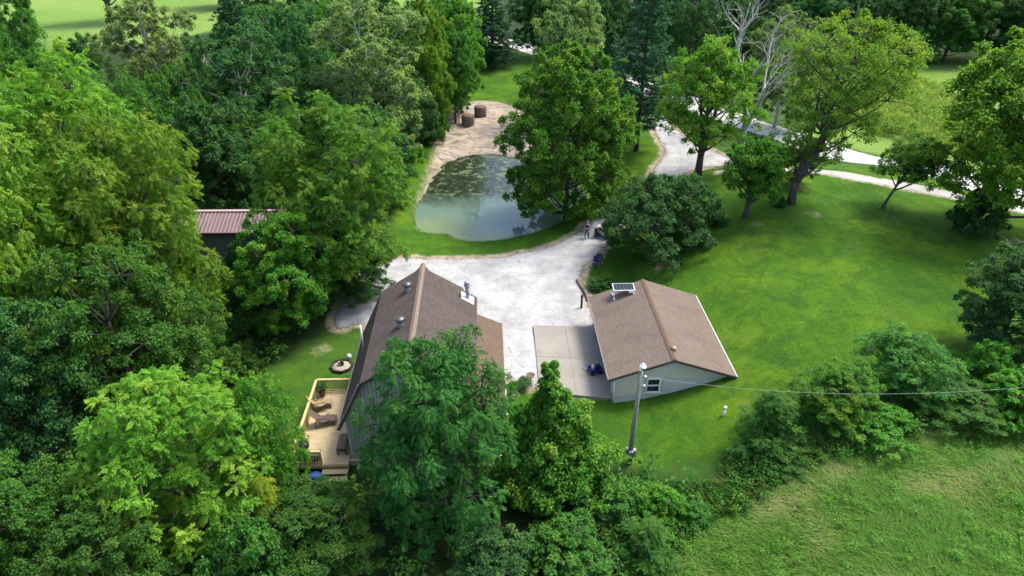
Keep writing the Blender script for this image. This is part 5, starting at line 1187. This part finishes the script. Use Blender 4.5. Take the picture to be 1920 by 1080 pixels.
# trees that only fill the thick of the wood
wr = np.random.default_rng(5); filled = [(o.location.x, o.location.y) for o in COL.objects if o.type == 'EMPTY' and o.get('category') == 'tree']; nf = 0
for _ in range(900):
    x, y = wr.uniform(-75, -8), wr.uniform(42, 135)
    if sdf(np.array([[x, y]]), WOODS)[0][0] > -3.0: continue
    if sdf(np.array([[x, y]]), FIELD_L)[0][0] < 3: continue
    if -27 < x < -15 and 40 < y < 57: continue
    if x < -.72 * y - 6: continue
    if min((x - a) ** 2 + (y - b) ** 2 for a, b in filled) < 42: continue
    hh = wr.uniform(9, 12.5); dz_ = CAM_Z - hh; de = y * CP + dz_ * SP; qx, qy = 960 + FPX * x / de, 540 + FPX * (dz_ * CP - y * SP) / de - 40
    if qx < 420 and qy < 110: continue
    filled.append((x, y)); nf += 1
    place(['oak', 'maple', 'maple2', 'cotton', 'ash'][nf % 5], x, y, tz(x, y), hh, wr.uniform(7.5, 9.5), ['mid', 'dark', 'cool', 'mid'][nf % 4], 'forest_tree', 'lower tree in the thick of the left wood, half hidden by taller crowns', 'tree', 'half hidden trees in the thick of the left wood')
    if nf >= 34: break
# dead tree
dp = ray_at_y(1455, 20, 66); dz = tz(dp.x, 66); DT = empty('dead_tree', (dp.x - 1.0, 66, dz - .1), .6, 'bare grey dead tree between the yellow topped tree and the airy tree', 'tree')
t_ = link('trunk', DEAD, DT); DT.scale = ((dp.z - dz) / 14.5,) * 3
dp2 = ray_at_y(1400, -10, 98); D2 = empty('dead_tree', (dp2.x, 98, tz(dp2.x, 98) - .1), 2.1, 'bare brownish tree far behind the dead grey one', 'tree'); link('trunk', DEAD, D2); D2.scale = (1.05, 1.05, 1.05)

# ------------------------------------------------------------------ undergrowth, meadow, corn
def scatter(poly, dens, seed, excl=()):
    r = np.random.default_rng(seed); lo, hi = poly.min(0), poly.max(0); lo = np.maximum(lo, [-60, 12]); hi = np.minimum(hi, [60, 130]); n = int((hi[0] - lo[0]) * (hi[1] - lo[1]) * dens)
    P = lo + r.random((n, 2)) * (hi - lo); m = sdf(P, poly)[0] < 0
    for e in excl: m &= sdf(P, e)[0] > .3
    P = P[m]; P = P[(np.abs(P[:, 0]) < P[:, 1] * .95 + 6)]
    return P, r
HOUSE_FOOT = np.array([(-14, 26.2), (.5, 26.2), (.2, 37), (-13.5, 37)]); SHED_FOOT = np.array([(-28, 46.5), (-15, 46.5), (-15, 54), (-28, 54)])
P, r = scatter(WOODS, .55, 41, (HOUSE_FOOT, SHED_FOOT)); P = P[:2600]
hgt = r.uniform(.3, 1.3, len(P)); C = np.column_stack([P, terrain(P[:, 0], P[:, 1]) + hgt * .6])
V, F, lv, cv = make_leaves(r, C, nrm(np.tile([0, 0, 1.0], (len(C), 1)) + r.normal(0, .3, (len(C), 3))), r.uniform(.6, 1.3, len(C)), 46, 'simple', .30, .17)
tag(link('undergrowth', np_mesh('undergrowth', V, F, LEAF['mid'], {'lv': lv, 'cv': cv})), 'leafy green undergrowth covering the floor of the wood', 'undergrowth', kind='stuff')
def blades(P, r, hgt, wid, lean_dir, lean_amt, zoff=0.0):
    n = len(P); z = terrain(P[:, 0], P[:, 1]) + zoff; b = np.column_stack([P, z - .03])
    a = lean_dir + r.normal(0, .6, n); h = hgt * r.uniform(.5, 1.3, n); ln = lean_amt * r.uniform(.4, 1.4, n) * h
    d = np.column_stack([np.cos(a), np.sin(a), np.zeros(n)]); s = np.column_stack([-np.sin(a), np.cos(a), np.zeros(n)]); ph = r.uniform(0, 6.28, n); s = np.column_stack([np.cos(ph), np.sin(ph), np.zeros(n)])
    up = np.array([0, 0, 1.0]); w_ = (wid * r.uniform(.6, 1.4, n))[:, None]
    m = b + up * (h * .62)[:, None] + d * (ln * .35)[:, None]; t = b + up * (h * (1 - .35 * np.minimum(1, lean_amt)))[:, None] + d * ln[:, None]
    V = np.stack([b - s * w_ * .5, b + s * w_ * .5, m + s * w_ * .45, m - s * w_ * .45, t + s * w_ * .05, t - s * w_ * .05], 1).reshape(-1, 3)
    i = np.arange(n) * 6; F = np.concatenate([np.stack([i, i + 1, i + 2, i + 3], 1), np.stack([i + 3, i + 2, i + 4, i + 5], 1)]); return V, F
def grass_obj(name, P, r, h, w_, amt, mat, label, cat, dirn=None):
    dn = 2.6 + 1.5 * vnoise(P[:, 0], P[:, 1], 3.0, 51) if dirn is None else dirn
    V, F = blades(P, r, h, w_, dn, amt); n = len(P); lv = r.random(n); cv = np.clip(.42 + .5 * vnoise(P[:, 0], P[:, 1], 1.8, 52) + r.normal(0, .14, n), 0, 1)
    if name == 'meadow_grass':
        a_, b_ = np.array(flat(1290, 1030, 1.2)), np.array(flat(1900, 800, 1.5)); u_ = (b_ - a_) / np.linalg.norm(b_ - a_); dq = np.abs((P[:, 0] - a_[0]) * u_[1] - (P[:, 1] - a_[1]) * u_[0]); dq = np.minimum(np.minimum(dq, np.abs(dq - 2.6) + .2), np.abs(dq - 5.4) + .35); cv = np.clip(cv + .6 * np.exp(-(dq / .5) ** 2) * (.6 + .4 * vnoise(P[:, 0], P[:, 1], 1.1, 57)), 0, 1)
    return tag(link(name, np_mesh(name, V, F, mat, {'lv': np.tile(lv, 2), 'cv': np.tile(cv, 2)})), label, cat, kind='stuff')
GRASS = leaf_mat('meadow_grass', (.066, .185, .018), (.130, .285, .036), (.28, .35, .11), trans=.45)
LONG = leaf_mat('rank_grass', (.030, .105, .012), (.075, .18, .02), (.13, .21, .04), trans=.3)
CORN = leaf_mat('corn_leaf', (.085, .205, .015), (.17, .30, .03), (.29, .34, .04), trans=.4)
P, r = scatter(MEADOW, 520, 42); P = P[P[:, 1] < 34]
hm = .36 + .18 * vnoise(P[:, 0], P[:, 1], 2.2, 53); grass_obj('meadow_grass', P, r, np.clip(hm, .12, 1), .024, 1.1, GRASS, 'tall tangled meadow grass in the bottom right corner', 'grass')
EDGE = np.array([flat(*q, 1.2) for q in [(1120, 940), (1180, 870), (1330, 905), (1400, 860), (1560, 815), (1700, 760), (1900, 700), (2100, 660), (2100, 800), (1800, 845), (1640, 878), (1480, 922), (1340, 975), (1260, 1030), (1180, 1090)]])
P, r = scatter(EDGE, 150, 43); grass_obj('rank_grass', P, r, .75, .05, .6, LONG, 'rank grass and weeds along the foot of the hedgerow', 'grass')
P, r = scatter(FIELD_R, 7.0, 44, (ROAD,)); P[:, 1] = np.round(P[:, 1] / .75) * .75 + r.normal(0, .1, len(P)); P = P[(P[:, 1] > 62)]
dr = sdf(P, ROAD)[0]; P = P[dr > 7.5]
P = P[r.random(len(P)) < .42]; C = np.column_stack([P, terrain(P[:, 0], P[:, 1]) + r.uniform(.7, 1.3, len(P))])
V, F, lv, cv = make_leaves(r, C, nrm(np.tile([0, 0, 1.0], (len(C), 1)) + r.normal(0, .5, (len(C), 3))), r.uniform(.4, .75, len(C)), 34, 'simple', .42, .10, droop=.5, flatz=1.2)
tag(link('corn_rows', np_mesh('corn_rows', V, F, CORN, {'lv': lv, 'cv': cv})), 'rows of corn in the field beyond the road', 'crop', kind='stuff')
# short grass that roughens the lawn rims
rim = []
for poly, sd in ((YARD, 1), (PATH, 2), (POND, 3), (DIRT, 4)):
    rr = np.random.default_rng(60 + sd); k = rr.integers(0, len(poly), 5200 if sd != 2 else 2500); tt = rr.random(len(k))[:, None]; a, b = poly[k], poly[(k + 1) % len(poly)]
    rim.append(a + (b - a) * tt + rr.normal(0, .28, (len(k), 2)))
P = np.vstack(rim); P = P[(sdf(P, HOUSE_FOOT)[0] > 0) & (sdf(P, np.array(pa))[0] > .2) & (sdf(P, POND)[0] > .1)]
P = P[~((P[:, 0] > 6) & (P[:, 0] < 13.5) & (P[:, 1] > 32) & (P[:, 1] < 42.5))]
grass_obj('edge_grass', P, np.random.default_rng(66), .16, .03, .7, LONG, 'ragged short grass along the gravel, pond and dirt edges', 'grass')

# broad leaved weeds tangled in the meadow and along the hedgerow
P, r = scatter(MEADOW, 2.0, 45); P = P[P[:, 1] < 33]; k = .6 * vnoise(P[:, 0], P[:, 1], 2.6, 55) + r.normal(0, .45, len(P)) + .05 * (16 - P[:, 1] * .55 + P[:, 0] * .3) > .15; P = P[k]
C = np.column_stack([P, terrain(P[:, 0], P[:, 1]) + .25]); V, F, lv, cv = make_leaves(r, C, nrm(np.tile([0, 0, 1.0], (len(C), 1)) + r.normal(0, .4, (len(C), 3))), r.uniform(.25, .55, len(C)), 60, 'simple', .11, .045)
tag(link('meadow_weeds', np_mesh('meadow_weeds', V, F, GRASS, {'lv': lv, 'cv': cv * .5})), 'leafy weeds tangled through the meadow grass', 'weeds', kind='stuff')
P, r = scatter(EDGE, 2.6, 46)
C = np.column_stack([P, terrain(P[:, 0], P[:, 1]) + .4]); V, F, lv, cv = make_leaves(r, C, nrm(np.tile([0, 0, 1.0], (len(C), 1)) + r.normal(0, .4, (len(C), 3))), r.uniform(.3, .75, len(C)), 70, 'simple', .16, .08)
tag(link('hedge_weeds', np_mesh('hedge_weeds', V, F, LEAF['mid'], {'lv': lv, 'cv': cv})), 'low leafy weeds under the hedgerow bushes', 'weeds', kind='stuff')

# lawn grass standing a little proud of the turf
LG = leaf_mat('lawn_blades', (.020, .070, .005), (.048, .125, .007), (.11, .18, .015), trans=.3)
P, r = scatter(LAWN, 62, 47, (YARD, PATH, np.array(pa))); P = P[~((P[:, 0] > 5.6) & (P[:, 0] < 13.9) & (P[:, 1] > 32.2) & (P[:, 1] < 42.6))]; P = P[P[:, 1] < 60]
grass_obj('lawn_grass', P, r, .07, .045, .9, LG, 'mown lawn grass on the bank right of the garage', 'grass', dirn=r.uniform(0, 6.28, len(P)))
